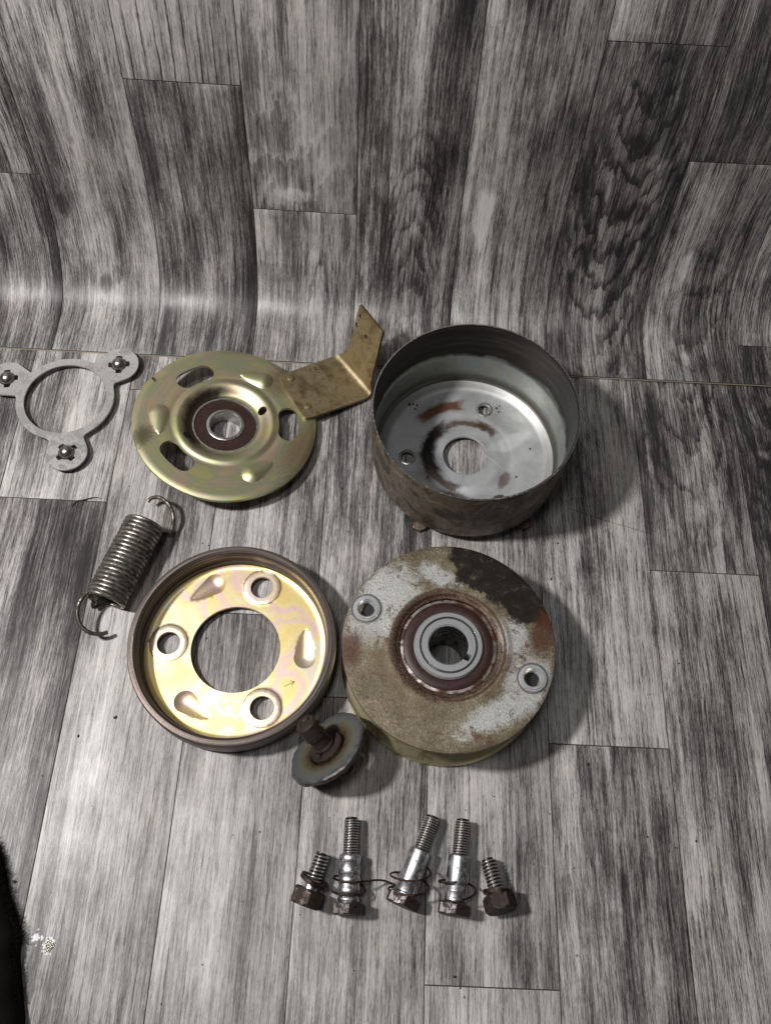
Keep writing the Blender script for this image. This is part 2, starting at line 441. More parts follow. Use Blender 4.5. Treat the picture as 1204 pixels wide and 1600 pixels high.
for k in range(-8, 10):
    rows = FL.get(k) or [(-300+37*(k % 3), 120+60*(k % 4), (k*.37) % 1, .5+.05*math.sin(k*3), .1, .85), (120+60*(k % 4), 620, (k*.59) % 1, .52, .2, .85)]
    for (s0, s1, sd, tn, sw, cn, *mt) in rows:
        plank(FX0+70*k, FX0+70*(k+1), s0, s1, lambda x, s, h: (x, s, h-.35), floor, sd, tn, sw, cn, mat=FIG[mt[0]] if mt else None)

PROF = catmull([(355.5, 1.5, 0), (372, 1.5, 0), (388, 2.2, 0), (399, 5.6, 0), (409.5, 13.5, 0), (419, 26, 0), (427.5, 42, 0), (434, 62, 0), (439, 85, 0), (443, 110, 0),
                (448, 150, 0), (454, 178, 0), (460, 203, 0), (475, 260, 0), (500, 340, 0), (530, 430, 0)], 6)
SL = [0.0]
for a, b in zip(PROF, PROF[1:]): SL.append(SL[-1]+(b-a).length)
def prof_at(s):
    s = max(0, min(SL[-1]-1e-4, s))
    for i in range(len(SL)-1):
        if s <= SL[i+1]:
            t = (s-SL[i])/(SL[i+1]-SL[i]); p = PROF[i].lerp(PROF[i+1], t)
            d = (PROF[min(i+2, len(PROF)-1)]-PROF[max(i-1, 0)]).normalized(); return p, d
    return PROF[-1], (PROF[-1]-PROF[-2]).normalized()
def wavy(x, s):                      # the loose sheet is not perfectly true
    return .9*math.sin(x*.012+1.0)*min(1, s/60)+1.6*math.sin(x*.006+s*.012)*min(1, max(0, s-40)/120)
def sheet_ax(x, s, h):
    p, d = prof_at(s); n = Vector((-d[1], d[0]))
    hh = h+wavy(x, s); lift = 1.3*max(0, (x-40)/200)*max(0, 1-s/60)
    return (x, p[0]+n[0]*hh+.0*x, p[1]+n[1]*hh+lift)
def s_at(v, z): return min(range(len(PROF)), key=lambda i: (PROF[i][0]-v)**2+(PROF[i][1]-z)**2)
sheet_V = []; sheet_F = []
SXS = [-560+20*i for i in range(57)]; SSS = [SL[-1]*i/140 for i in range(141)]
for s_ in SSS:
    for x_ in SXS: sheet_V.append(sheet_ax(x_, s_, 0))
nb = len(sheet_V)
for s_ in SSS:
    for x_ in SXS: sheet_V.append(sheet_ax(x_, s_, -1.4))
nx, ns = len(SXS), len(SSS)
for j in range(ns-1):
    for i in range(nx-1):
        a = j*nx+i; sheet_F.append((a, a+1, a+nx+1, a+nx)); sheet_F.append((nb+a, nb+a+nx, nb+a+nx+1, nb+a+1))
for i in range(nx-1):
    sheet_F.append((i, nb+i, nb+i+1, i+1)); a = (ns-1)*nx+i; sheet_F.append((a, a+1, nb+a+1, nb+a))
for j in range(ns-1):
    a = j*nx; sheet_F.append((a, a+nx, nb+a+nx, nb+a)); a = j*nx+nx-1; sheet_F.append((a, nb+a, nb+a+nx, a+nx))
sheet = thing('vinyl_flooring_sheet', 'loose grey wood-print vinyl sheet at the back, curving up from the floor', 'flooring sheet')
me = mesh_from(sheet_V, sheet_F, 'backing', True, 50); me.materials.append(M_groove); me.materials.append(M_back)
me.polygons.foreach_set('material_index', [0 if (k < 2*(nx-1)*(ns-1) and k % 2 == 0) else 1 for k in range(len(me.polygons))])
part('backing', me, None, sheet)
def sj(v, z): return SL[s_at(v, z)]
LEN = SL[-1]
SH = {
 -1: [(0, sj(440, 81), .52, .32, .05, .6), (sj(440, 81), LEN, .71, .46, .15, .7)],
  0: [(0, LEN, .27, .56, .10, .55, 's0')],
  1: [(0, sj(448, 147), .81, .38, .05, .60), (sj(448, 147), LEN, .09, .57, .0, .32, 's1u')],
  2: [(0, sj(434, 65), .37, .54, .10, .48, 's2'), (sj(434, 65), LEN, .59, .52, .06, .40, 's2u')],
  3: [(0, LEN, .93, .40, .20, .66, 's3')],
  4: [(0, LEN, .41, .49, .08, .60, 's4')],
  5: [(0, sj(462, 183), .67, .38, .35, .46, 's5'), (sj(462, 183), LEN, .15, .48, .05, .5)],
  6: [(0, sj(443, 119), .23, .47, .25, .60, 's6'), (sj(443, 119), LEN, .85, .33, .25, .45)],
  7: [(0, 34, .49, .32, .3, .8), (34, LEN, .31, .44, .15, .7)],
}
for k in range(-4, 11):
    X0 = -230.5+70*k; X1 = X0+70
    rows = SH.get(k) or [(0, 150, (k*.31) % 1, .5, .2, .8), (150, LEN, (k*.77) % 1, .5, .1, .8)]
    for (s0, s1, sd, tn, sw, cn, *mt) in rows:
        plank(max(X0, -559.5), min(X1, 559.5), max(s0, .2), min(s1, LEN-.5), sheet_ax, sheet, sd, tn, sw, cn, nseg=max(4, int((s1-s0)/5)), mat=FIG[mt[0]] if mt else None)

# ------------------------------------------------------------------ metal materials
def zinc_gold(name, bright=1.0, dirt=None, green=.5):
    g = G(name)
    n1 = g.noise(g.P, .05, 3, .5, .6); n2 = g.noise(g.P, .6, 5, .65); n3 = g.noise(g.P, 3.0, 3, .6)
    r = g.rad(); ringn = g.noise(g.xyz(g.m('MULTIPLY', r, .35), g.m('MULTIPLY', g.noise(g.P, .02, 2), 3.0), 0.0), 1.0, 3, .6)
    f = g.m('ADD', g.m('MULTIPLY', n1, .55), g.m('MULTIPLY', ringn, .5))
    b = bright
    col = g.ramp(f, [(.28, (.60*b, .46*b, .20*b)), (.42, (.58*b, .53*b, .24*b)), (.50, (.44*b, .48*b, .30*b)), (.58, (.58*b, .46*b, .34*b)), (.68, (.62*b, .56*b, .26*b)), (.8, (.46*b, .50*b, .34*b))])
    if dirt is not None: col = dirt(g, col, n2)
    col = g.mix(g.ss(n3, .62, .75), col, g.mix(1.0, col, (.5, .45, .38), 'MULTIPLY'))
    brushed = g.noise(g.xyz(g.m('MULTIPLY', r, 2.2), g.m('MULTIPLY', g.ang(), 1.2), 0.0), 1.0, 3, .6)
    g.set(col=col, metal=.9, rough=g.m('ADD', .33, g.m('MULTIPLY', n2, .16)), normal=g.bump(g.m('ADD', g.m('MULTIPLY', n2, .5), brushed), .05, .5))
    return g
def steel(name, base=(.55, .55, .54), rough=.3, stain=(.20, .15, .11), amt=.3, sc=.4, metal=1.0, bump=.05, lo=None):
    g = G(name)
    n = g.noise(g.P, sc, 5, .65); n2 = g.noise(g.P, sc*5, 3, .6)
    lo = .62-amt*.4 if lo is None else lo
    f = g.ss(n, lo, lo+.16)
    col = g.mix(g.m('MULTIPLY', n2, .6), base, tuple(c*.62 for c in base)); col = g.mix(f, col, stain)
    return g.set(col=col, metal=g.m('SUBTRACT', metal, g.m('MULTIPLY', f, .7*metal)), rough=g.m('ADD', rough, g.m('MULTIPLY', f, .35)), normal=g.bump(g.m('ADD', n, g.m('MULTIPLY', n2, .4)), bump, .7))
M_ball = steel('ball_steel', (.40, .37, .36), .30, (.16, .12, .10), .12, .5, 1.0, .01)
M_cage = steel('dull_zinc', (.60, .60, .585), .31, (.26, .25, .235), .40, .12, .85, .03)
M_race = steel('bearing_race_steel', (.62, .61, .59), .28, (.22, .17, .13), .25, .5)
M_hub = steel('clean_hub_steel', (.74, .75, .77), .26, (.40, .40, .41), .10, .5, .62, .01)
M_bore = steel('dark_bore', (.10, .095, .09), .16, (.05, .04, .035), .4, .3)
def thread_mat(name, base, stain, rough, amt):
    g = G(name); n = g.noise(g.P, .5, 4, .65); n2 = g.noise(g.P, 2.5, 3, .6)
    k = g.ss(g.m('ADD', g.rad(), g.m('MULTIPLY', g.m('SUBTRACT', n2, .5), .35)), 3.72, 4.15)
    col = g.mix(k, (.045, .035, .028), base)
    f = g.ss(n, .62-amt*.3, .78-amt*.3); col = g.mix(g.m('MULTIPLY', f, .8), col, stain)
    return g.set(col=col, metal=.9, rough=g.m('ADD', rough, g.m('MULTIPLY', f, .2)), normal=g.bump(n2, .05, .6))
M_thread = thread_mat('thread_steel', (.62, .61, .60), (.22, .17, .13), .30, .3)
M_thread_dirty = thread_mat('thread_steel_with_locking_residue', (.66, .62, .55), (.48, .41, .30), .42, .6)
M_shoulder = steel('polished_shoulder_steel', (.60, .60, .62), .34, (.16, .12, .10), .26, .25, 1.0, .05)
M_darkhead = steel('oily_dark_steel', (.11, .10, .095), .36, (.030, .019, .014), .5, .35, 1.0, .08)
M_rusthead = steel('rusty_dark_steel', (.060, .048, .040), .42, (.030, .018, .013), .6, .3, .9, .12)
M_wire = steel('rusty_spring_wire', (.050, .036, .030), .38, (.045, .020, .012), .5, .2, .9, .06)
M_spring = steel('bright_spring_wire', (.40, .385, .35), .31, (.07, .055, .04), .40, .25, 1.0, .03)
g = G('red_brown_seal_rubber'); n = g.noise(g.P, .5, 4)
M_seal = g.set(col=g.mix(g.ss(n, .4, .75), (.024, .0095, .0072), (.044, .020, .015)), rough=.48, normal=g.bump(n, .06, .5), spec=.4)

# ------------------------------------------------------------------ three-ball cage, far left
cage = thing('ball_cage', 'flat grey three-lobed steel ring with a steel ball in each lobe, far left', 'ball retainer', (-211.5, 313.6, 0))
LOB = [(-42.1, 13.5), (31.2, 29.8), (9.3, -41.7)]
def cage_sdf(x, y):
    d = math.hypot(x, y)-32.6
    for (a, b) in LOB:
        e = math.hypot(x-a, y-b)-13.4; k = 7.0; h = max(k-abs(d-e), 0)/k; d = min(d, e)-h*h*k*.25
    return d
out = []
for i in range(700):
    a = 2*math.pi*i/700; c, s_ = math.cos(a), math.sin(a); r = 66.0
    while cage_sdf(r*c, r*s_) > .02 and r > 20: r -= max(.02, cage_sdf(r*c, r*s_)*.5)
    out.append((r*c, r*s_))
keep = [out[0]]
for p in out[1:]:
    if math.dist(p, keep[-1]) > .35: keep.append(p)
def notch(rot): return lambda a: 1.9*max(0, min(1, (math.cos(4*(a-rot))-.10)*4))
holes = [circle(0, 0, 27.2, 128)]
for (a, b), rot in zip(LOB, (.2, .12, .78)): holes.append(circle(a, b, 5.35, 72, notch(rot)))
part('cage_plate', pressed(keep, holes, 'cage_plate', t=1.3, zf=lambda x, y: 5.6, edge_soft=.18), M_cage, cage)
def ball_mesh():
    bm = bmesh.new(); bmesh.ops.create_uvsphere(bm, u_segments=48, v_segments=28, radius=5.0*S)
    me = bpy.data.meshes.new('ball'); bm.to_mesh(me); bm.free(); me.polygons.foreach_set('use_smooth', [True]*len(me.polygons)); return me
bmsh = ball_mesh()
for (a, b) in LOB: part('ball', bmsh, M_ball, cage, (a, b, 5.0))

# ------------------------------------------------------------------ actuator plate with bearing and bracket
nrm = Vector((.136, .061, 1)).normalized(); ex = Vector((1, 0, -.136)).normalized(); ey = nrm.cross(ex)
PM = Matrix((ex, ey, nrm)).transposed()
plate = thing('actuator_plate', 'gold zinc-plated round plate with slots, central bearing and riveted lever bracket', 'clutch plate', (-99.6, 295.8, 15.6), PM)
plate.scale = (.989, .989, .989)
def pol(r, a): return (r*math.cos(R_(a)), r*math.sin(R_(a)))
def slot(r, a, half, hw, n=14):
    pts = []
    for k in range(n+1):
        t = a-half+2*half*k/n; pts.append(pol(r+hw, t))
    c = pol(r, a+half)
    for k in range(1, n): t = R_(a+half)+math.pi*k/n; pts.append((c[0]+hw*math.cos(t), c[1]+hw*math.sin(t)))
    for k in range(n+1):
        t = a+half-2*half*k/n; pts.append(pol(r-hw, t))
    c = pol(r, a-half)
    for k in range(1, n): t = R_(a-half)+math.pi+math.pi*k/n; pts.append((c[0]+hw*math.cos(t), c[1]+hw*math.sin(t)))
    return pts
def smooth(t): t = max(0, min(1, t)); return t*t*(3-2*t)
def tear(x, y, tip, big, r0, r1, h):
    ax_, ay_ = big[0]-tip[0], big[1]-tip[1]; L = math.hypot(ax_, ay_)
    t = ((x-tip[0])*ax_+(y-tip[1])*ay_)/(L*L); tc = max(0, min(1, t))
    rr = r0+(r1-r0)*tc**.62; d = math.hypot(x-tip[0]-ax_*tc, y-tip[1]-ay_*tc)/rr
    if d >= 1: return 0
    return h*(.18+.82*tc)*(1-d*d)
PT = [((6.5, 40), (21.3, 37.6)), ((-40.9, -15.5), (-43.6, .5)), ((33.2, -28.5), (21.6, -38.2))]
def plate_z(x, y):
    r = math.hypot(x, y); z = 0
    z -= 3.8*(1-smooth((r-22.3)/7.4))
    z += .8*math.exp(-((r-31.5)/1.9)**2)-.35*math.exp(-((r-35.5)/1.6)**2)
    z -= .9*smooth((r-57)/4)
    for a, b in PT: z += tear(x, y, a, b, 1.2, 7.0, 2.3)
    z += .25*math.sin(2*math.atan2(y, x)+.7)*smooth((r-40)/20)
    return z
holes = [circle(0, 0, 22.1, 120)]+[slot(42, a, 9.5, 6.4) for a in (126, 5, 229)]+[circle(21.6, 12.0, 2.9, 28), circle(-22.4, -13.4, 2.9, 28)]
# the two small holes break into the centre opening
for k in (4, 5):
    h = holes[k]; c = (21.6, 12.0) if k == 4 else (-22.4, -13.4)
    sc = 26.6/math.hypot(*c); holes[k] = [(p[0]-c[0]+c[0]*sc, p[1]-c[1]+c[1]*sc) for p in h]
def plate_dirt(g, col, n2):
    big = g.noise(g.P, .09, 5, .7, .4)
    col = g.mix(g.m('MULTIPLY', g.arc(23.5, 5.0, 100, 240, big, .9, 1.2), .92), col, (.035, .024, .017))
    col = g.mix(g.m('MULTIPLY', g.blob(-52, -20, 9, 6, 60, 1.2, n2, .9), .7), col, (.08, .06, .04))
    col = g.mix(g.m('MULTIPLY', g.blob(52, -16, 10, 22, -20, 1.3, n2, 1.1), .6), col, (.22, .15, .07))
    col = g.mix(g.m('MULTIPLY', g.blob(36, 41, 10, 14, -40, 1.2, n2, 1.0), .6), col, (.20, .13, .06))
    col = g.mix(g.m('MULTIPLY', g.blob(-51, 27, 1.1, 2.6, 30, .4, n2, .9), .85), col, (.04, .03, .02))
    col = g.mix(g.m('MULTIPLY', g.ss(n2, .60, .72), .25), col, (.12, .09, .05))
    return col
gp_ = zinc_gold('gold_zinc_plating', .94, plate_dirt); M_gold = gp_.mat
rings = [22.9+1.0*i for i in range(14)]+[36.8+1.6*i for i in range(15)]
part('disc', pressed(circle(0, 0, 60.4, 220, lambda a: .15*math.sin(7*a)), holes, 'disc', plate_z, 2.3, 1.5, rings, tears=[(a, b, 1.2, 7.0) for a, b in PT]), M_gold, plate)
part('hub_tube', lathe([(22.4, -6.6), (22.8, -7.2), (22.6, -13.4), (17.5, -13.4), (17.5, -12.2), (22.1, -12.0)], 'hub_tube', 96), M_race, plate)
brg = part('bearing', lathe([(22.2, -4.6), (22.2, -12), (20.4, -12), (20.4, -4.8), (20.8, -4.2), (21.8, -4.2)], 'bearing', 128), M_race, plate)
part('seal', lathe([(20.45, -4.6), (19.8, -5.0), (15.0, -5.1), (12.6, -4.9), (12.4, -5.6), (20.45, -6)], 'seal', 128), M_seal, brg)
part('inner_race', lathe([(12.5, -4.4), (11.9, -4.1), (10.7, -4.1), (10.2, -4.6), (10.2, -14.5), (12.5, -14.5)], 'inner_race', 128), M_race, brg)
# bracket: flat leg on the plate, bent tab standing up
bk_m = G('worn_brass_coloured_zinc'); g = bk_m
n1 = g.noise(g.P, .11, 5, .65, .3); n2 = g.noise(g.P, 1.4, 4, .65)
col = g.ramp(n1, [(.30, (.13, .095, .055)), (.45, (.25, .195, .105)), (.56, (.32, .265, .155)), (.68, (.23, .175, .115)), (.8, (.36, .30, .19))])
col = g.mix(g.m('MULTIPLY', g.ss(n2, .55, .70), .5), col, (.09, .055, .035))
g.set(col=col, metal=.8, rough=g.m('ADD', .38, g.m('MULTIPLY', n2, .2)), normal=g.bump(g.m('ADD', n1, g.m('MULTIPLY', n2, .5)), .10, .7)); M_bracket = g.mat
hU = Vector((.645, -.763, 0)); wU = Vector((.763, .645, 0)); Dp = Vector((71.3, 66.3, 0)); RB = 8.0; BA = R_(75)
def bend(v):
    h, w_, z = v; tt = .9
    z0 = z+2.6
    arc = RB*BA
    if w_ <= 0: a, lift, th = w_, 0, 0
    elif w_ < arc:
        th = w_/RB; a = RB*math.sin(th); lift = RB*(1-math.cos(th))
    else:
        th = BA; a = RB*math.sin(th)+(w_-arc)*math.cos(th); lift = RB*(1-math.cos(th))+(w_-arc)*math.sin(th)
    p = Dp+hU*h+wU*(a-4.6)
    p = p+Vector((0, 0, lift))+(Vector((0, 0, 1))*math.cos(th)-wU*math.sin(th))*z0
    return p
def rounded(poly, rad):
    o = []
    n = len(poly)
    for i in range(n):
        p, q, r = Vector(poly[i-1]), Vector(poly[i]), Vector(poly[(i+1) % n]); k = rad[i]
        if k <= 0: o.append(tuple(q)); continue
        a = q+(p-q).normalized()*k; b = q+(r-q).normalized()*k
        for t in (0, .25, .5, .75, 1): o.append(tuple(a.lerp(q, t).lerp(q.lerp(b, t), t)))
    return o
def densify(poly, d=1.5):
    o = []
    for i in range(len(poly)):
        a, b = Vector(poly[i]), Vector(poly[(i+1) % len(poly)]); n = max(1, int((b-a).length/d))
        o += [tuple(a.lerp(b, k/n)) for k in range(n)]
    return o
bp = densify(rounded([(-6.6, -42.6), (32.7, -47.8), (41.0, 0), (39, 8), (35.0, 13.0), (25.6, 52), (-.6, 53.5), (6.6, 21.5), (4, 13), (-.5, 3)], [3, 3, 3, 3, 2, 1.2, 1.2, 2, 2, 2]))
bmesh_ = pressed(bp, [circle(4.4, 47.0, 1.5, 16), circle(4.6, 39.5, 1.6, 16), circle(15.5, 38.5, 1.5, 16)], 'lever_bracket', zf=lambda x, y: 0, t=2.3, step=1.5, mapf=bend, edge_soft=.3)
brk = part('lever_bracket', bmesh_, M_bracket, plate)
brk['label'] = 'worn brass-coloured L-shaped bracket with three small holes in its upright tab'
riv = solid_lathe([(0, 1.1), (1.4, 1.05), (2.3, .75), (2.7, .2), (2.7, -.5), (0, -.5)], 'rivet', seg=32)
for (x_, y_) in ((39.9, 40.3), (53.4, 18.2)): part('rivet', riv, M_bracket, brk, (x_, y_, 2.65))
def lettering(txt, size, name, depth):
    cu = bpy.data.curves.new(name, 'FONT'); cu.body = txt; cu.size = size*S; cu.extrude = depth*S; cu.align_x = 'CENTER'; cu.align_y = 'CENTER'; cu.space_character = 1.1
    o = bpy.data.objects.new(name, cu); COL.objects.link(o)
    bpy.context.view_layer.update()
    me = bpy.data.meshes.new_from_object(o.evaluated_get(bpy.context.evaluated_depsgraph_get()))
    bpy.data.objects.remove(o); bpy.data.curves.remove(cu); return me
g = G('stamped_figures'); M_stamp = g.set(col=(.40, .33, .20), metal=.8, rough=.4)
lm = lettering('C03910', 7.0, 'stamped_number', .12)
so = part('stamped_number', lm, M_stamp, brk, (62.0, 44.5, 2.68)); so.rotation_euler = (0, 0, math.atan2(hU.y, hU.x))

# ------------------------------------------------------------------ deep drum
drum = thing('brake_drum', 'deep open grey steel drum, dark rusty outside, silver inside with rust marks', 'brake drum', (59.8, 284.7, 0))
def drum_out(r, z): pass
g = G('rusty_drum_side')
n1 = g.noise(g.P, .06, 5, .65, .5); n2 = g.noise(g.P, .8, 5, .7)
col = g.ramp(n1, [(.34, (.022, .019, .015)), (.44, (.075, .062, .047)), (.50, (.20, .15, .105)), (.56, (.10, .078, .056)), (.64, (.29, .25, .195)), (.72, (.14, .12, .09))])
col = g.mix(g.m('MULTIPLY', g.ss(n2, .56, .72), .5), col, (.13, .065, .035))
M_drum_out = g.set(col=col, metal=.55, rough=g.m('ADD', .38, g.m('MULTIPLY', n2, .25)), normal=g.bump(g.m('ADD', n1, n2), .18, .7))
g = G('drum_inner_zinc')
n1 = g.noise(g.P, .05, 4, .6, .5); n2 = g.noise(g.P, .8, 4, .65); zz = g.z
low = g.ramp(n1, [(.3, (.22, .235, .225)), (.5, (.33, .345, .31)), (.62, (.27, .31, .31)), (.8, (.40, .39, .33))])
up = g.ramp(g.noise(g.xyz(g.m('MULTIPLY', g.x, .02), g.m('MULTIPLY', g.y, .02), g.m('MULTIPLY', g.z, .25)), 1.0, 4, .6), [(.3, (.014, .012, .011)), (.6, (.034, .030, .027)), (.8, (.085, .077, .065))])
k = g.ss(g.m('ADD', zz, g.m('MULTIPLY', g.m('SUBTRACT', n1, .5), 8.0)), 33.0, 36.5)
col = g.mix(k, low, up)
low_dark = g.m('MULTIPLY', g.ss(g.m('ADD', zz, g.m('MULTIPLY', g.m('SUBTRACT', n2, .5), 6.0)), 10.5, 17.0, 1.0, 0.0), .75)  # wall darker towards the base, with a broken upper edge
col = g.mix(low_dark, col, (.10, .085, .065))
M_drum_in = g.set(col=col, metal=.8, rough=g.m('ADD', .34, g.m('MULTIPLY', n2, .16)), normal=g.bump(g.m('ADD', n2, n1), .06, .5))
dm = lathe([(63.25, 63.4), (63.2, 64.0), (62.3, 64.0), (61.9, 63.4), (61.8, 52), (61.6, 36), (61.3, 34.6), (60.7, 33.8), (60.4, 32), (60.2, 14), (60.0, 11.2),
            (59.4, 9.6), (58.2, 8.6), (58.2, 6.0), (60.6, 8.2), (61.6, 11), (62.0, 16), (62.3, 32), (63.0, 35.5)], 'wall', 220, True, 32,
           wob=lambda a, r, z: (.35*math.sin(2*a+.4)*z/64, 0))
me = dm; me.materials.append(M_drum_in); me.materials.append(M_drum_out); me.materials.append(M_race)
mi = []
for p in me.polygons:
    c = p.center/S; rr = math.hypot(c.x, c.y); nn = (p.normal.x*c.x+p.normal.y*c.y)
    mi.append(2 if c.z > 63.9 else 1 if nn > 0 and c.z < 63.9 and not (c.z > 8 and nn < 0) else 0)  # rim top in brighter steel: its highlight put into the material
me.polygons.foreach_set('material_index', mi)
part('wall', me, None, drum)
def dbase_z(x, y):
    r = math.hypot(x, y)
    z = 4.6+smooth((r-52)/7.5)*4.0
    z += .7*(1-smooth((r-24)/3)) - .5*math.exp(-((r-30)/2.2)**2)
    return z
g = G('drum_floor_zinc')
n1 = g.noise(g.P, .045, 4, .6, .6); n2 = g.noise(g.P, .9, 5, .7); n3 = g.m('ADD', .5, g.m('MULTIPLY', g.m('ADD', g.m('SUBTRACT', g.noise(g.P, .16, 5, .7), .5), g.m('MULTIPLY', g.m('SUBTRACT', g.noise(g.P, 1.5, 4, .7), .5), .9)), 1.25))
col = g.ramp(n1, [(.3, (.36, .36, .36)), (.5, (.50, .51, .52)), (.7, (.60, .61, .62))])
scr = g.ss(g.noise(g.xyz(g.m('MULTIPLY', g.m('ADD', g.x, g.y), .30), g.m('MULTIPLY', g.m('SUBTRACT', g.x, g.y), .02), 2.0), 1.0, 4, .6), .60, .66)
col = g.mix(g.m('MULTIPLY', g.m('MULTIPLY', scr, g.blob(34, -8, 26, 26, 0, .6)), .55), col, (.72, .73, .75))
col = g.mix(g.m('MULTIPLY', g.blob(30, 12, 16, 5, 28, .8, n3, .5), .7), col, (.74, .75, .77))
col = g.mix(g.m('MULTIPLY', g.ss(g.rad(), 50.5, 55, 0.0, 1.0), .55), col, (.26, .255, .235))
brown = (.12, .042, .018)
col = g.mix(g.m('MULTIPLY', g.arc(40, 3.6, 93, 139, n3, .55, .95), .95), col, g.mix(n2, brown, (.20, .085, .04)))
col = g.mix(g.m('MULTIPLY', g.arc(25.5, 2.3, 55, 120, n3, 1.0, .9), .85), col, (.16, .085, .045))
col = g.mix(g.m('MULTIPLY', g.arc(27, 3.0, 42, 72, n3, .7, 1.0), .85), col, (.10, .045, .024))
col = g.mix(g.m('MULTIPLY', g.arc(25.3, 4.6, 122, 215, n3, .60, .95), .98), col, (.016, .010, .009))
col = g.mix(g.m('MULTIPLY', g.arc(25.5, 2.4, 205, 262, n3, .7, 1.0), .9), col, (.07, .04, .026))
col = g.mix(g.m('MULTIPLY', g.blob(25.8, -17, 3.4, 6.5, -30, .5, n3, .6), .8), col, (.16, .11, .095))
col = g.mix(g.m('MULTIPLY', g.blob(22, -30, 4, 2, 20, .4, n2, .8), .9), col, (.06, .045, .04))
col = g.mix(g.m('MULTIPLY', g.blob(-7, -30, 9, 2.4, -8, .6, n3, .8), .7), col, (.14, .11, .10))
col = g.mix(g.m('MULTIPLY', g.blob(-4, 8, 40, 40, 0, 1.5, n2, 1.0), g.m('MULTIPLY', g.ss(n2, .63, .70), .35)), col, (.20, .14, .11))
for (px, py, rr) in ((-38, 38, 1.0), (-35.5, 39, .8), (-33, 38.2, .7), (-34, 35, .8), (22, 39, .8), (23.5, 36, .7), (24, 41, .6), (44, 8, .7), (34, -14, .7)):
    col = g.mix(g.blob(px, py, rr, rr, 0, .5, n2, .6), col, (.03, .025, .02))
M_drum_floor = g.set(col=col, metal=.62, rough=g.m('ADD', .36, g.m('MULTIPLY', n2, .2)), normal=g.bump(g.m('ADD', n2, n3), .07, .5))
part('base', pressed(circle(0, 0, 59.3, 180), [circle(0, 0, 14.6, 72), circle(13.5, 37.4, 4.0, 32), circle(-38.4, -3.0, 4.3, 32)], 'base', dbase_z, 2.0, 1.7,
     [16+1.7*i for i in range(25)]), M_drum_floor, drum)
rimr = lathe([(4.3, 0), (4.3, .55), (4.9, .6), (5.7, .3), (5.9, 0)], 'hole_rim', 36)
for (x_, y_) in ((13.5, 37.4), (-38.4, -3.0)): part('hole_rim', rimr, M_race, drum, (x_, y_, 4.5))
lug = hexprism(9, 3.6, 'foot')
for (x_, y_) in ((-29, -51), (38.5, -46), (8, 57), (-52, 22)): part('foot', lug, M_drum_out, drum, (x_, y_, 0))

# ------------------------------------------------------------------ long extension spring
SP0, SP1 = Vector((-157.0, 168.0, 12.4)), Vector((-141.0, 220.6, 12.4))
ax = (SP1-SP0); Ls = ax.length; ax.normalize(); sx = Vector((0, 0, 1)); sy = ax.cross(sx).normalized()
RS, NT = 11.1, 20.0
pts = []
for i in range(int(NT*40)+1):
    t = i/40/NT; a = 2*math.pi*i/40+R_(200)
    rr = RS+.12*math.sin(i*.037)
    pts.append(SP0+ax*Ls*t+(sx*math.cos(a)+sy*math.sin(a))*rr)
def hookpts(pl, lead, rev=False):
    pass
e0, e1 = pts[0], pts[-1]
hb = catmull([e0, e0-ax*2.2+Vector((-4, 0, 4)), (-160.5, 172, 18), (-166.5, 170, 19), (-170, 162, 17.5), (-168.5, 153.5, 14), (-162.8, 149, 11), (-157, 149.3, 8), (-153.5, 151, 6.5)], 8)
ht = catmull([e1, e1+ax*2.0+Vector((5, 1.5, -3)), (-128, 217.5, 5), (-125.3, 222, 6.5), (-125.6, 229, 9), (-129.5, 235.8, 11), (-135.5, 239.5, 11), (-140.8, 239.8, 9), (-143, 237.6, 8)], 8)
spring = thing('extension_spring', 'large shiny coiled steel spring with an open hook at each end', 'spring', (-149, 194, 0))
off = Vector((-149, 194, 0))
M_hook = steel('shaded_spring_wire', (.20, .18, .15), .38, (.05, .04, .03), .5, .25, 1.0, .03)  # coil wire darkened: shade on the hooks put into the colour
part('coil', tube([p-off for p in pts], 1.33, 'coil', 10), M_spring, spring)
part('hook', tube([p-off for p in hb], 1.25, 'hook', 10), M_hook, spring)
part('hook', tube([p-off for p in ht], 1.25, 'hook', 10), M_hook, spring)

# ------------------------------------------------------------------ shallow gold-faced ring plate
ring = thing('lined_ring_plate', 'shallow brown-rimmed cup with shiny golden face, big centre hole and three smaller holes', 'clutch ring', (-77.0, 144.6, 0))
g = G('machined_rusty_rim')
r = g.rad(); n2 = g.noise(g.P, .9, 5, .7); n1 = g.noise(g.P, .06, 3)
lay = g.noise(g.xyz(g.m('MULTIPLY', r, 1.6), g.m('MULTIPLY', g.ang(), .8), g.m('MULTIPLY', g.z, .8)), 1.0, 4, .65)
col = g.ramp(lay, [(.3, (.025, .020, .018)), (.45, (.085, .068, .060)), (.58, (.16, .128, .112)), (.7, (.30, .27, .25))])
col = g.mix(g.m('MULTIPLY', g.ss(n2, .54, .7), .5), col, (.06, .036, .026))
M_rim = g.set(col=col, metal=.7, rough=g.m('ADD', .36, g.m('MULTIPLY', n2, .2)), normal=g.bump(g.m('ADD', lay, n2), .12, .7))
part('rim', lathe([(59.9, 20.4), (59.3, 21.6), (58.0, 22.0), (56.6, 22.0), (56.0, 21.4), (55.6, 21.2), (54.9, 20.4), (54.5, 18.6), (54.3, 12.4), (53.4, 11.8), (53.4, 4), (57.5, 1.0), (59.2, 2.4), (59.7, 6)], 'rim', 220, True, 28), M_rim, ring)
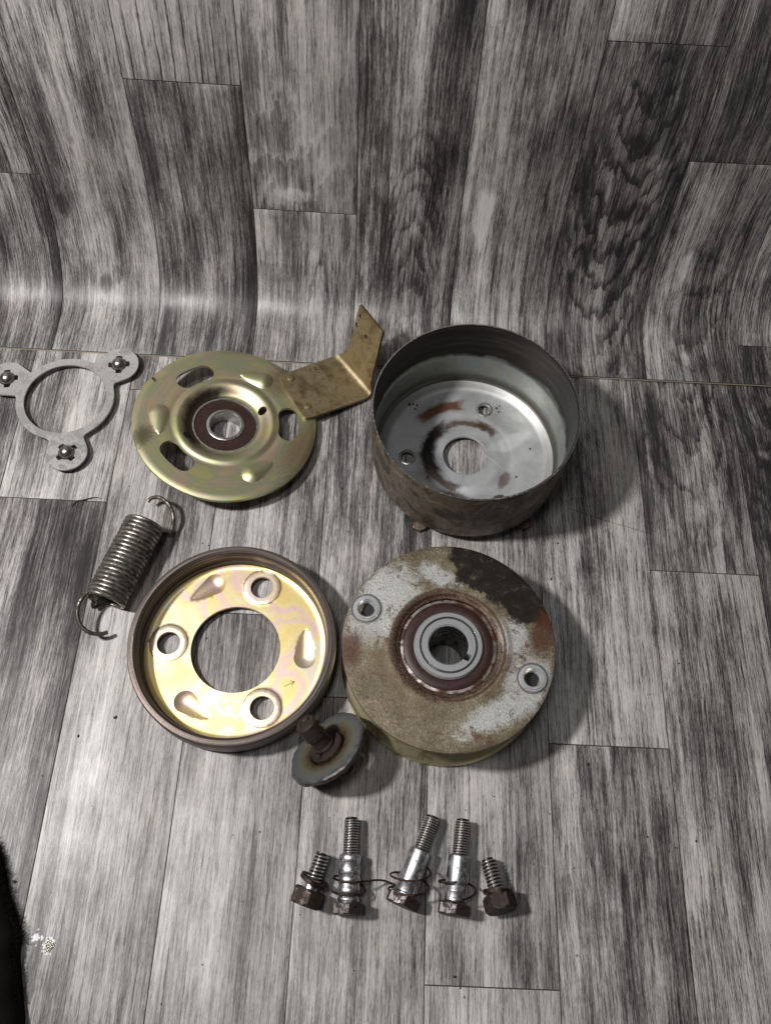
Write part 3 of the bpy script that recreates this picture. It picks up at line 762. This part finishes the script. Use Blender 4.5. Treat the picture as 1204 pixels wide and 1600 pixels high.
def gold_face(g, col, n2):
    big = g.noise(g.P, .035, 2, .5, .8)
    col = g.ramp(big, [(.32, (.80, .60, .24)), (.44, (.82, .68, .32)), (.51, (.78, .56, .54)), (.58, (.82, .66, .32)), (.66, (.72, .70, .52)), (.8, (.78, .56, .50))])
    for (hx, hy) in HR:
        d = g.rad(hx, hy)
        d = g.m('ADD', d, g.m('MULTIPLY', g.m('SUBTRACT', n2, .5), 1.6))
        lig = g.m('MULTIPLY', g.ss(d, 10.6, 11.2), g.ss(d, 11.2, 12.0, 1.0, 0.0))
        col = g.mix(g.m('MULTIPLY', lig, .8), col, (.12, .07, .04))
        col = g.mix(g.m('MULTIPLY', g.ss(g.rad(hx, hy), 10.4, 10.9, 1.0, 0.0), .6), col, (.80, .66, .58))
    return col
HR = [(11.8, 39.3), (-39.7, 1.6), (19.1, -34.3)]
gg = zinc_gold('bright_gold_face', 1.0, gold_face); M_goldface = gg.mat
gg.b.inputs['Metallic'].default_value = .82
gg.put(gg.b.inputs['Roughness'], .40)
RT = [((-29.0, 30.4), (-17.0, 40.0)), ((40.3, 12.4), (41.3, -3.4)), ((-11.6, -40.8), (-25.2, -32.6))]
def ring_z(x, y):
    r = math.hypot(x, y); z = 6.0+1.2*smooth((r-51)/3)
    for a, b in RT: z -= tear(x, y, a, b, 1.4, 6.6, 2.3)
    for (hx, hy) in HR:
        d = math.hypot(x-hx, y-hy); z += .55*(1-smooth((d-10.2)/1.0))
    z += .35*math.exp(-((r-27.5)/1.1)**2)*0
    return z
holes = [circle(0, 0, 26.3, 128)]+[circle(a, b, 6.9, 48) for a, b in HR]
part('face_plate', pressed(circle(0, 0, 53.35, 180), holes, 'face_plate', ring_z, 2.2, 1.4, [27.4+1.15*i for i in range(23)], tears=[(a, b, 1.4, 6.6) for a, b in RT]), M_goldface, ring)
def etched(path, w_, name):
    V = []; F = []
    for (a, b) in path:
        a, b = Vector(a), Vector(b); d = (b-a).normalized()*.5*w_; n_ = Vector((-d.y, d.x)); k = len(V)
        for q in (a-n_, b-n_, b+n_, a+n_): V.append((q.x, q.y, .05))
        F.append((k, k+1, k+2, k+3))
    return mesh_from(V, F, name, False)
part('etched_arrow', etched([((-3, -1.6), (3, 1.6)), ((3, 1.6), (.4, 1.9)), ((3, 1.6), (1.4, -.6))], .35, 'etched_arrow'), M_rim, ring, (33.5, -19.6, 6.0))
wsh = lathe([(7.0, .5), (7.4, 1.0), (9.8, 1.05), (10.3, .7), (10.3, -.2), (7.0, -.2)], 'boss', 48)

# ------------------------------------------------------------------ thick pulley with hub
pul = thing('drive_pulley', 'thick grooved pulley with stained grey top, brown-sealed bearing and keyed silver hub', 'pulley', (46.4, 143.4, 0))
g = G('stained_zinc_top')
n1 = g.noise(g.P, .07, 6, .72, .3); n2 = g.noise(g.P, .9, 5, .72); n3 = g.m('ADD', .5, g.m('MULTIPLY', g.m('ADD', g.m('SUBTRACT', g.noise(g.P, .13, 7, .78, .5), .5), g.m('MULTIPLY', g.m('SUBTRACT', g.noise(g.P, 1.3, 4, .7), .5), .45)), 1.5))
tan = g.ramp(g.m('ADD', g.m('MULTIPLY', n1, .5), g.m('MULTIPLY', n2, .5)), [(.36, (.070, .057, .036)), (.47, (.145, .118, .076)), (.54, (.20, .168, .112)), (.64, (.36, .33, .265))])
white = g.ramp(n2, [(.3, (.30, .295, .27)), (.5, (.46, .465, .455)), (.7, (.64, .65, .65))])
wm = g.m('MAXIMUM', g.blob(-36, 29, 19, 16, 30, .9, n3, 1.0), g.m('MAXIMUM', g.blob(-6, 41, 12, 5, -25, .8, n3, .9), g.blob(46, -20, 13, 15, 0, .9, n3, .9)))
wm = g.m('MAXIMUM', wm, g.m('MAXIMUM', g.blob(30, -36, 26, 7, 30, .8, n3, .9), g.blob(-44, 8, 14, 10, 20, .8, n3, 1.2)))
wm = g.m('MAXIMUM', wm, g.blob(37, 6, 8, 12, 20, .9, n3, .8))
col = g.mix(g.m('MULTIPLY', wm, .92), tan, white)
rust = g.ss(n3, .60, .66)
col = g.mix(g.m('MULTIPLY', rust, .75), col, (.10, .050, .026))
col = g.mix(g.m('MULTIPLY', g.arc(29.5, 2.6, 105, 250, n3, .4, .5), .95), col, (.012, .008, .006))  # shade in the gap left of the bearing, put into the colour
col = g.mix(g.m('MULTIPLY', g.blob(-30, -16, 30, 9, -50, .8, n3, .8), .5), col, (.14, .105, .055))
hcol = g.ramp(n2, [(.35, (.022, .010, .007)), (.55, (.085, .042, .026)), (.72, (.24, .19, .15))])
hubr = g.m('ADD', g.rad(), g.m('MULTIPLY', g.m('SUBTRACT', n3, .5), 5.0))
col = g.mix(g.m('MULTIPLY', g.ss(hubr, 29.2, 30.6, 1.0, 0.0), .9), col, hcol)
col = g.mix(g.m('MULTIPLY', g.arc(31.2, 2.3, 80, 255, n3, .9, .5), .88), col, hcol)
col = g.mix(g.m('MULTIPLY', g.arc(31.6, .8, -95, 95, n3, 1.1, .5), .85), col, (.060, .028, .018))
col = g.mix(g.m('MULTIPLY', g.arc(34.5, 1.2, -60, 30, n3, 1.1, .5), .5), col, (.10, .050, .032))
for (nx_, ny_) in ((-46.9, 18.9), (46.5, -17.1)):
    dn = g.m('ADD', g.rad(nx_, ny_), g.m('MULTIPLY', g.m('SUBTRACT', n3, .5), 1.4))
    col = g.mix(g.m('MULTIPLY', g.ss(dn, 8.5, 9.3, 1.0, 0.0), .8), col, (.07, .05, .04))
edge = g.ss(g.m('ADD', g.rad(), g.m('MULTIPLY', g.m('SUBTRACT', n3, .5), 6.0)), 56.5, 59.5)
col = g.mix(g.m('MULTIPLY', edge, .5), col, (.09, .06, .035))
col = g.mix(g.m('MULTIPLY', g.blob(-55, -5, 6.5, 10, -10, .8, n3, .9), .85), col, (.070, .030, .020))
blk = g.m('MAXIMUM', g.blob(25, 45, 29, 17, -38, .18, n1, .6), g.blob(45, 30, 15, 18, 30, .25, n1, .9))
col = g.mix(g.m('MULTIPLY', blk, .97), col, g.ramp(n3, [(.30, (.006, .005, .004)), (.62, (.014, .012, .009)), (.80, (.10, .08, .05))]))
col = g.mix(g.m('MULTIPLY', g.blob(53, 9, 6.5, 12, -15, .8, n3, 1.2), .85), col, (.080, .028, .014))
spk = g.ss(g.noise(g.P, 2.2, 3, .7), .60, .68); col = g.mix(g.m('MULTIPLY', spk, .45), col, (.06, .040, .025))
spw = g.ss(g.noise(g.vm('ADD', g.P, (31.0, 5.0, 2.0)), 1.9, 3, .7), .62, .70); col = g.mix(g.m('MULTIPLY', spw, g.m('MULTIPLY', g.m('SUBTRACT', 1.0, blk), .3)), col, (.42, .40, .34))
M_ptop = g.set(spec=g.m('SUBTRACT', .5, g.m('MULTIPLY', blk, .35)), col=col, metal=g.m('MULTIPLY', g.m('SUBTRACT', 1.0, blk), .48), rough=g.m('ADD', .36, g.m('MULTIPLY', n2, .26)), normal=g.bump(g.m('ADD', n3, g.m('MULTIPLY', n2, .6)), .22, .7))
def ptop_z(x, y):
    r = math.hypot(x, y); z = 38-.15*smooth((r-59)/1)
    z -= 1.6*(1-smooth((r-28.6)/2.4)); z += .12*math.exp(-((r-34.5)/1.2)**2)
    return z
NUT = [(-46.9, 18.9), (46.5, -17.1)]
part('top_flange', pressed(circle(0, 0, 60.0, 200, lambda a: .12*math.sin(5*a)), [circle(0, 0, 27.6, 110)]+[circle(a, b, 5.4, 32) for a, b in NUT], 'top_flange', ptop_z, 1.9, 1.8,
     [28.2+1.1*i for i in range(9)]+[39+2.2*i for i in range(10)]), M_ptop, pul)
def groove_dirt(g, col, n2):
    col = g.mix(.85, col, (.62, .55, .34))
    return g.mix(g.m('MULTIPLY', g.ss(g.noise(g.P, .15, 5, .7), .50, .68), .6), col, (.16, .10, .05))
M_groovegold = zinc_gold('gold_pulley_groove', .95, groove_dirt).mat
part('groove', lathe([(59.0, 36.0), (57.5, 35.2), (45.5, 22), (45.5, 17), (58.6, 6.4), (60.1, 5.0), (60.6, 3.6), (60.6, 1.2), (59.8, .3), (40, .3), (40, 20), (44, 23), (55, 35.4)], 'groove', 200, True, 30), M_groovegold, pul)
pb = part('bearing', lathe([(27.4, 34.6), (27.2, 35.4), (25.6, 35.6), (25.3, 34.8), (25.3, 26), (27.4, 26)], 'bearing', 128), steel('stained_outer_race', (.50, .47, .43), .4, (.07, .030, .018), .56, .13, 1.0, .12), pul)
part('seal', lathe([(25.4, 35.0), (24.6, 35.5), (20.4, 35.9), (19.7, 35.6), (19.7, 33), (25.4, 33)], 'seal', 128), M_seal, pb)
g = G('turned_hub_steel'); r_h = g.rad(); n = g.noise(g.P, .25, 3)
gr = g.m('MULTIPLY', g.ss(r_h, 15.1, 15.5), g.ss(r_h, 16.2, 16.6, 1.0, 0.0))
tl = g.noise(g.xyz(g.m('MULTIPLY', r_h, 4.0), g.m('MULTIPLY', g.ang(), .7), 0.0), 1.0, 3, .6)
col = g.mix(gr, g.mix(n, (.66, .67, .69), (.80, .81, .83)), (.16, .16, .17))
M_hubtop = g.set(col=col, metal=.72, rough=.24, normal=g.bump(tl, .02, .5))
def hub_z(x, y):
    r = math.hypot(x, y)
    z = 37.9-.9*smooth((11.9-r)/.9)-1.6*smooth((r-18.7)/.8)
    if 15.35 < r < 16.35: z -= 1.1
    return z
ka = R_(-33); kb = []
for i in range(100):
    a = ka+.17+(2*math.pi-.34)*i/99; kb.append((11.1*math.cos(a), 11.1*math.sin(a)))
for (p, q) in ((14.0, -1.9), (14.0, 1.9)): kb.append((p*math.cos(ka)-q*math.sin(ka), p*math.sin(ka)+q*math.cos(ka)))
hub = part('hub', pressed(circle(0, 0, 19.6, 144), [kb], 'hub', hub_z, 33, .9, [11.9, 12.6, 13.4, 14.3, 15.1, 15.3, 15.45, 15.9, 16.25, 16.4, 16.6, 17.4, 18.2, 18.7, 19.1], edge_soft=.15, tf=lambda x, y: hub_z(x, y)-4), M_hubtop, pul)
part('bore_shade', lathe([(11.12, 36.4), (11.12, 3), (10.98, 3), (10.98, 36.3)], 'bore_shade', 96), M_bore, hub)  # dark sleeve added for the shade inside the bore
dotm = solid_lathe([(0, .12), (.55, .12), (.8, -.1), (.8, -.3), (0, -.3)], 'punch_mark', seg=16)
for a in (36, 146, 262): part('punch_mark', dotm, M_bore, hub, (*pol(14.0, a), 37.75))
nutm = lathe([(5.0, -1), (5.0, .9), (5.4, 1.4), (6.4, 1.4), (6.8, .9), (7.4, .9), (7.9, .3), (7.9, -.8)], 'weld_nut', 48, True, 40)
tapm = lathe([(5.1, .8)]+[(5.05-(.55 if i % 2 else 0), .4-.62*i) for i in range(1, 18)]+[(5.4, -10.5), (5.4, .8)], 'tapped_bore', 40, True, 20)
g = G('black_hole_shade'); M_holeshade = g.set(col=(.012, .010, .009), rough=.5)  # shade down the nut holes, put in as a black disc
shade_plug = solid_lathe([(0, -4.6), (5.6, -4.6), (5.6, -5.0), (0, -5.0)], 'hole_shade_disc', seg=32)
for (a, b) in NUT:
    no = part('weld_nut', nutm, M_hub, pul, (a, b, 38)); part('hole_shade_disc', shade_plug, M_holeshade, no); part('tapped_bore', tapm, M_hub, no)

# ------------------------------------------------------------------ bolt pushed through a big washer, leaning on its side
wd = Vector((-.57, .47, .67)).normalized()
wb = thing('washer_bolt', 'rusty bolt through a wide dished grey washer, tilted against the pulley', 'bolt', (-18.8, 87.6, 18.5), frame_z(wd))
g = G('heat_stained_washer')
r = g.rad(); n2 = g.noise(g.P, .8, 5, .7); n3 = g.noise(g.P, .25, 5, .7)
rr = g.m('ADD', r, g.m('MULTIPLY', g.m('SUBTRACT', n3, .5), 9.0))
col = g.ramp(g.m('DIVIDE', rr, 25.0), [(.36, (.035, .022, .015)), (.47, (.095, .055, .030)), (.56, (.17, .14, .085)), (.70, (.22, .22, .17)), (.86, (.17, .185, .19)), (.95, (.10, .10, .10)), (.99, (.09, .05, .035))])
col = g.mix(g.m('MULTIPLY', g.ss(n2, .58, .70), .55), col, (.10, .052, .03))
M_wash = g.set(col=col, metal=.7, rough=g.m('ADD', .36, g.m('MULTIPLY', n2, .2)), normal=g.bump(g.m('ADD', n3, n2), .15, .6))
part('dished_washer', lathe([(10.6, -1.6), (11.2, -.6), (13, -.3), (22, .8), (23.2, .6), (24.0, -.3), (24.0, -2.6), (23.0, -3.2), (13, -4.0), (10.6, -4.0)], 'dished_washer', 140, wob=lambda a, r, z: ((.35*math.sin(5*a+1)+.2*math.sin(11*a)+.12*math.sin(23*a)) if r > 22 else 0, .5*math.sin(2*a) if r > 20 else 0)), M_wash, wb)
part('spring_washer', lathe([(6.2, 1.4), (9.8, 1.4), (10.1, .9), (10.1, -1.6), (6.2, -1.6)], 'spring_washer', 80, True, 30), M_rusthead, wb)
part('bolt_head', hexprism(13, 9, 'bolt_head', 1.0, z0=-18.5), M_darkhead, wb)
part('shank', solid_lathe([(0, 20.6), (2.6, 20.6), (3.2, 21.4), (5.2, 21.5), (6.2, 20.2), (6.4, 11), (5.4, 10.4), (5.3, 4), (5.9, 3), (5.9, -10), (0, -10)], 'shank', seg=60), M_rusthead, wb)

# ------------------------------------------------------------------ five small bolts in a row
def place_bolt(name, label, head, tip, zh, zt, group, roll=0):
    h = Vector((head[0], head[1], zh)); t = Vector((tip[0], tip[1], zt)); d = (t-h)
    m = frame_z(d) @ Matrix.Rotation(R_(roll), 3, 'Z')
    return thing(name, label, 'bolt', h, m, group), d.length
hx14 = hexprism(15.6, 5.6, 'head'); hx15 = hexprism(15.0, 8.4, 'head', 1.3)
sh_ = solid_lathe([(0, 29.5), (4.6, 29.5), (5.6, 29.2), (5.95, 28.6), (5.95, 12), (5.8, 11.7), (5.8, 11.3), (5.95, 11), (5.95, 6.8), (5.4, 6.2), (5.4, 5), (0, 5)], 'shoulder', seg=64)
sh2 = solid_lathe([(0, 29.5), (4.6, 29.5), (5.7, 29.0), (6.0, 28.2), (5.9, 25.6), (5.5, 25.2), (5.8, 24.4), (6.15, 22), (5.9, 19.6), (5.5, 19.0), (6.0, 18.4), (6.1, 15.6), (5.6, 15.0),
                   (5.5, 14.2), (6.1, 12.6), (6.2, 11.0), (5.5, 9.4), (5.0, 9.0), (5.8, 8.2), (5.8, 6.6), (5.3, 6), (5.3, 5), (0, 5)], 'shoulder', seg=64, angle=45)
th8 = threaded(4.35, 19.5, 1.35, .66, 'thread', z0=28.8)
th8s = threaded(4.35, 16.5, 1.8, .8, 'thread', z0=10.5)
for (label, head, tip, roll, mt) in (
    ('silver shoulder bolt with brownish ringed middle, second from the left in the bolt row', (-2.6, 4.6), (-3.0, 51.5), 4, M_thread),
    ('leaning shoulder bolt with whitish thread, middle of the bolt row', (24.6, 10.0), (41.0, 54.5), 8, M_thread_dirty),
    ('upright shoulder bolt with plain silver shank, second from the right in the bolt row', (52.3, 6.5), (57.8, 53.0), 2, M_thread_dirty)):
    b, L = place_bolt('shoulder_bolt', label, head, tip, 8.2, 6.6, 'small bolts laid out in a row', roll)
    part('head', hx14, M_darkhead, b); part('shoulder', sh2 if 'ringed' in label else sh_, M_shoulder, b); part('thread', th8, mt, b)
def lockwasher():
    V = []; F = []; n = 60
    sec = [(4.5, -1.0), (4.5, 1.0), (7.8, 1.0), (7.8, -1.0)]
    for i in range(n+1):
        a = R_(8)+R_(344)*i/n; dz = 1.3*(i/n-.5)
        for (r_, z_) in sec: V.append((r_*math.cos(a), r_*math.sin(a), z_+dz))
    for i in range(n):
        for k in range(4): F.append((i*4+k, i*4+(k+1) % 4, (i+1)*4+(k+1) % 4, (i+1)*4+k))
    F += [(3, 2, 1, 0), (n*4, n*4+1, n*4+2, n*4+3)]
    return mesh_from(V, F, 'lock_washer', True, 40)
lw = lockwasher()
shk = solid_lathe([(0, 11), (3.9, 11), (4.0, 10.6), (4.0, 6), (0, 6)], 'shank', seg=40)
for (label, head, tip, roll, lwz, zz) in (
    ('short hex bolt with rusty lock washer, leftmost of the bolt row', (-25.5, 8.2), (-17.2, 34.6), 10, 12.8, (8.2, 10.0)),
    ('short hex bolt with dark head and lock washer, rightmost of the bolt row', (77.6, 9.2), (71.2, 35.4), 20, 9.9, (11.2, 5.0))):
    b, L = place_bolt('hex_bolt', label, head, tip, zz[0], zz[1], 'small bolts laid out in a row', roll)
    part('head', hx15, M_rusthead, b); part('shank', shk, M_shoulder, b); part('thread', th8s, M_thread, b)
    o = part('lock_washer', lw, M_wire, b, (.5, -.3, lwz)); o.rotation_euler = (R_(14), R_(-10), R_(70))
# thin loose wire springs hooked round the three shoulders
def wire_spring(label, c, axis, R, turns, pitch, a0, tilt, tail=None):
    o = Vector(c); m = frame_z(axis) @ Euler((R_(tilt[0]), R_(tilt[1]), 0)).to_matrix()
    P = []
    n = int(turns*28)
    for i in range(n+1):
        a = R_(a0)+2*math.pi*i/28
        P.append(m @ Vector((R*math.cos(a), R*math.sin(a), pitch*(i/28-turns/2))))
    if tail:
        q = P[-1]; P += catmull([q]+[Vector(t)-o for t in tail], 6)[1:]
    P = [Vector((p.x, p.y, max(p.z, .7-o.z))) for p in P]
    ob = part('wire_spring', tube(P, .55, 'wire_spring', 8), M_wire, None, o)
    return tag(ob, label, 'spring', 'thin wire springs around the shoulder bolts')
wire_spring('dark wire spring round second bolt from left, tail reaching towards the middle bolt', (-3, 19.5, 7.4), (.05, 1, 0), 8.6, 1.25, 6.5, 210, (20, 6), [(14, 22, 7), (22, 19.5, 4), (28, 15, 3)])
wire_spring('rusty brown wire spring loosely round the middle shoulder bolt', (29.0, 22.0, 8.2), (.32, 1, 0), 10.4, 1.9, 7.5, 100, (22, -12))
wire_spring('thin dark wire spring round the second bolt from the right', (54.5, 19.5, 8.0), (.1, 1, 0), 9.6, 1.3, 9.5, 160, (18, -10))

# ------------------------------------------------------------------ black fuzzy cloth in the bottom left corner
g = G('black_fabric'); n = g.noise(g.P, .5, 4)
M_cloth = g.set(col=g.mix(n, (.004, .0035, .003), (.012, .010, .009)), rough=.95, spec=.1)
cl = thing('dark_garment', 'black fuzzy-edged cloth poking in at the lower left corner', 'cloth', (-205, -20, 0))
CO = [(-200.5, 40), (-192, 30), (-187, 22), (-180.5, 8), (-174, -4), (-170, -13), (-168.5, -22), (-163.5, -38), (-159, -54), (-156, -80), (-160, -110), (-190, -130), (-240, -130), (-270, -80), (-265, 0), (-235, 40), (-215, 48)]
CC = catmull([(x_, y_, 0) for x_, y_ in CO], 5, True)
V = []; F = []; nr_ = 8; n = len(CC); ctr = Vector((-212, -40, 0))
for j in range(nr_+1):
    t = j/nr_; a = t*math.pi/2
    for p in CC:
        q = ctr.lerp(p, math.cos(a)**.55 if j < nr_ else 0.001)
        V.append((q.x+205, q.y+20, 1.5+22*math.sin(a)+.8*math.sin(q.x*.3)*math.cos(q.y*.25)))
for j in range(nr_):
    for i in range(n): F.append((j*n+i, j*n+(i+1) % n, (j+1)*n+(i+1) % n, (j+1)*n+i))
base = len(V)
for p in CC: V.append((p.x+205, p.y+20, 0))
for i in range(n): F.append((base+i, base+(i+1) % n, (i+1) % n, i))
part('cloth', mesh_from(V, F, 'cloth', True, 60), M_cloth, cl)
V = []; F = []
for k in range(2600):
    i = random.random()*n*.42; p = CC[int(i) % n].lerp(CC[(int(i)+1) % n], i % 1)
    fuzz = 1.0 if p.y > -14 else .18
    d = (p-ctr).normalized(); d = Vector((d.x, d.y, 0)).normalized()
    s0 = p-d*random.uniform(0, 5); z0 = random.uniform(.5, 9)
    a = random.gauss(0, .7); dd = Vector((d.x*math.cos(a)-d.y*math.sin(a), d.x*math.sin(a)+d.y*math.cos(a), random.gauss(0, .4)))
    L = random.uniform(1.2, 4.2)*fuzz+.6; sd = Vector((-dd.y, dd.x, 0))*.16
    b = len(V); q = s0+Vector((0, 0, z0)); e = q+dd*L; e.z = max(.3, e.z)
    for v in (q-sd, q+sd, q+Vector((0, 0, .3)), e): V.append((v.x+205, v.y+20, v.z))
    F += [(b, b+1, b+3), (b+1, b+2, b+3), (b+2, b, b+3)]
fz = part('fuzz', mesh_from(V, F, 'fuzz', False), M_cloth, cl); fz['kind'] = 'stuff'

# ------------------------------------------------------------------ small wet blot with painted glints, crumbs, fibre
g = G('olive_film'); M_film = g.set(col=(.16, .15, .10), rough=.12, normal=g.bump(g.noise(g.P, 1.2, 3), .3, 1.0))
g = G('white_glints'); M_glint = g.set(col=(.85, .86, .88), rough=.25)  # lamp glints on the wet spot, put in as white specks
def glint_spot(cx, cy, r, film, label, nf):
    t = thing('wet_spot_glints', label, 'glint_spot', (cx, cy, 0))
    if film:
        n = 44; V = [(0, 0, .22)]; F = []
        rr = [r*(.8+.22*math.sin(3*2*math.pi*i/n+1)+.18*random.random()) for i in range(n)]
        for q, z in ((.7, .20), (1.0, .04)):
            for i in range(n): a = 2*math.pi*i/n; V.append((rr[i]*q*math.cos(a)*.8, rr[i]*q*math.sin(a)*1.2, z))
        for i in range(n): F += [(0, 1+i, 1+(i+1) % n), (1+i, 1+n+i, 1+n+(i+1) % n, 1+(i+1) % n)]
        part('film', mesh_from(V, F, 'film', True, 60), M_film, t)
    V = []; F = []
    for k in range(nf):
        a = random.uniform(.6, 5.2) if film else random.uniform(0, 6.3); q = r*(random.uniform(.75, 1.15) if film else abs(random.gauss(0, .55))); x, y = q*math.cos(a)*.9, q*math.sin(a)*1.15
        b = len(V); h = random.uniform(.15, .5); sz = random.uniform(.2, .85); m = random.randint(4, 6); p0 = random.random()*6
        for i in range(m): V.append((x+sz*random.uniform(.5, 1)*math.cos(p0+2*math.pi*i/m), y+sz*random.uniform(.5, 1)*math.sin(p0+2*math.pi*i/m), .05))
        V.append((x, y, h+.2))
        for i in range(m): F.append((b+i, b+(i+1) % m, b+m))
    f = part('glints', mesh_from(V, F, 'glints', False), M_glint, t); f['kind'] = 'stuff'
glint_spot(-155.2, -15.5, 3.4, True, 'small olive spot ringed with painted white glints on the floor, right of the dark cloth', 70)
glint_spot(-163.2, -12.0, 2.8, False, 'little cluster of painted white glints on the floor, touching the dark cloth', 90)
g = G('black_crumb'); M_crumb = g.set(col=(.012, .010, .009), rough=.6)
V = []; F = []
def crumb(x, y, r, el=1.0, rot=0):
    b = len(V); n = 7
    for z, q in ((.0, .8), (r*.45, 1.0), (r*.9, .45)):
        for i in range(n):
            a = 2*math.pi*i/n; k = r*q*(.8+.4*random.random()); px, py = k*math.cos(a)*el, k*math.sin(a)
            V.append((x+px*math.cos(rot)-py*math.sin(rot), y+px*math.sin(rot)+py*math.cos(rot), z+.02))
    for j in range(2):
        for i in range(n): F.append((b+j*n+i, b+j*n+(i+1) % n, b+(j+1)*n+(i+1) % n, b+(j+1)*n+i))
    F.append(tuple(b+2*n+i for i in range(n)))
CR = [(-142.0, 102.6, 1.1, 1.3), (-161.0, 91.0, .8, 1.6), (-179.5, 14.0, .9, 1.4), (-88.6, 96.3, .8, 1), (-53.0, 44.0, .6, 1), (130.4, 88.0, 1.1, 1.2), (188, 49, .8, 1), (161, 50, .7, 1), (176, 45, .6, 1),
      (120.0, 226.0, .9, 1), (114.6, 201.0, .9, 1), (129.5, 321.0, 1.8, 1.2), (135.5, 345, 1.2, 2.0), (-96.0, 152.0, .7, 1.2), (60, 60, .5, 1), (76, 68, .5, 1), (-108, 132, .9, 1.3), (152.0, 199.0, .5, 1), (37, 85, .5, 1),
      (-20.5, 258.0, .8, 1), (-15, 227, .6, 1), (190, 150, .6, 1), (170, 130, .5, 1), (-58.5, 9.0, .4, 1), (54, -22, .8, 1.6), (57, -27, .6, 1), (59, -31, .5, 1.5), (118, -10, .5, 1), (107, 60, .5, 1)]
for c in CR: crumb(c[0], c[1], c[2]*.8, c[3], random.random()*3)
for k in range(90): crumb(random.uniform(-230, 240), random.uniform(-50, 340), random.uniform(.12, .38), random.uniform(1, 1.8), random.random()*3)
cr = part('crumbs', mesh_from(V, F, 'crumbs', False), M_crumb); cr['kind'] = 'stuff'; cr['label'] = 'tiny black crumbs scattered over the floor'
fb = part('fibre', tube(catmull([(-10, -4, .3), (-7.5, -.5, .8), (-3, .6, 1.1), (1, 2.2, .9), (5, 3.0, .5), (8, 2.2, .3)], 6), .32, 'fibre', 6, rf=lambda t: .42*(1-.7*t)+.06), M_crumb, None, (-183, 239.5, 0))
tag(fb, 'short bent black fibre on the floor above the spring', 'fibre')
sc_ = part('chip', tube(catmull([(0, 0, .2), (.8, .6, 1.3), (2.0, .9, 1.0), (2.6, 1.1, .2)], 4), .28, 'chip', 6), M_hub, None, (-122, 150.0, 0)); tag(sc_, 'tiny silvery metal chip on the floor left of the golden cup', 'chip')
part('crease', tube([(129, 251.5, .02), (150, 244.6, .04), (183, 235.5, .02)], .13, 'crease', 6), M_groove, floor)
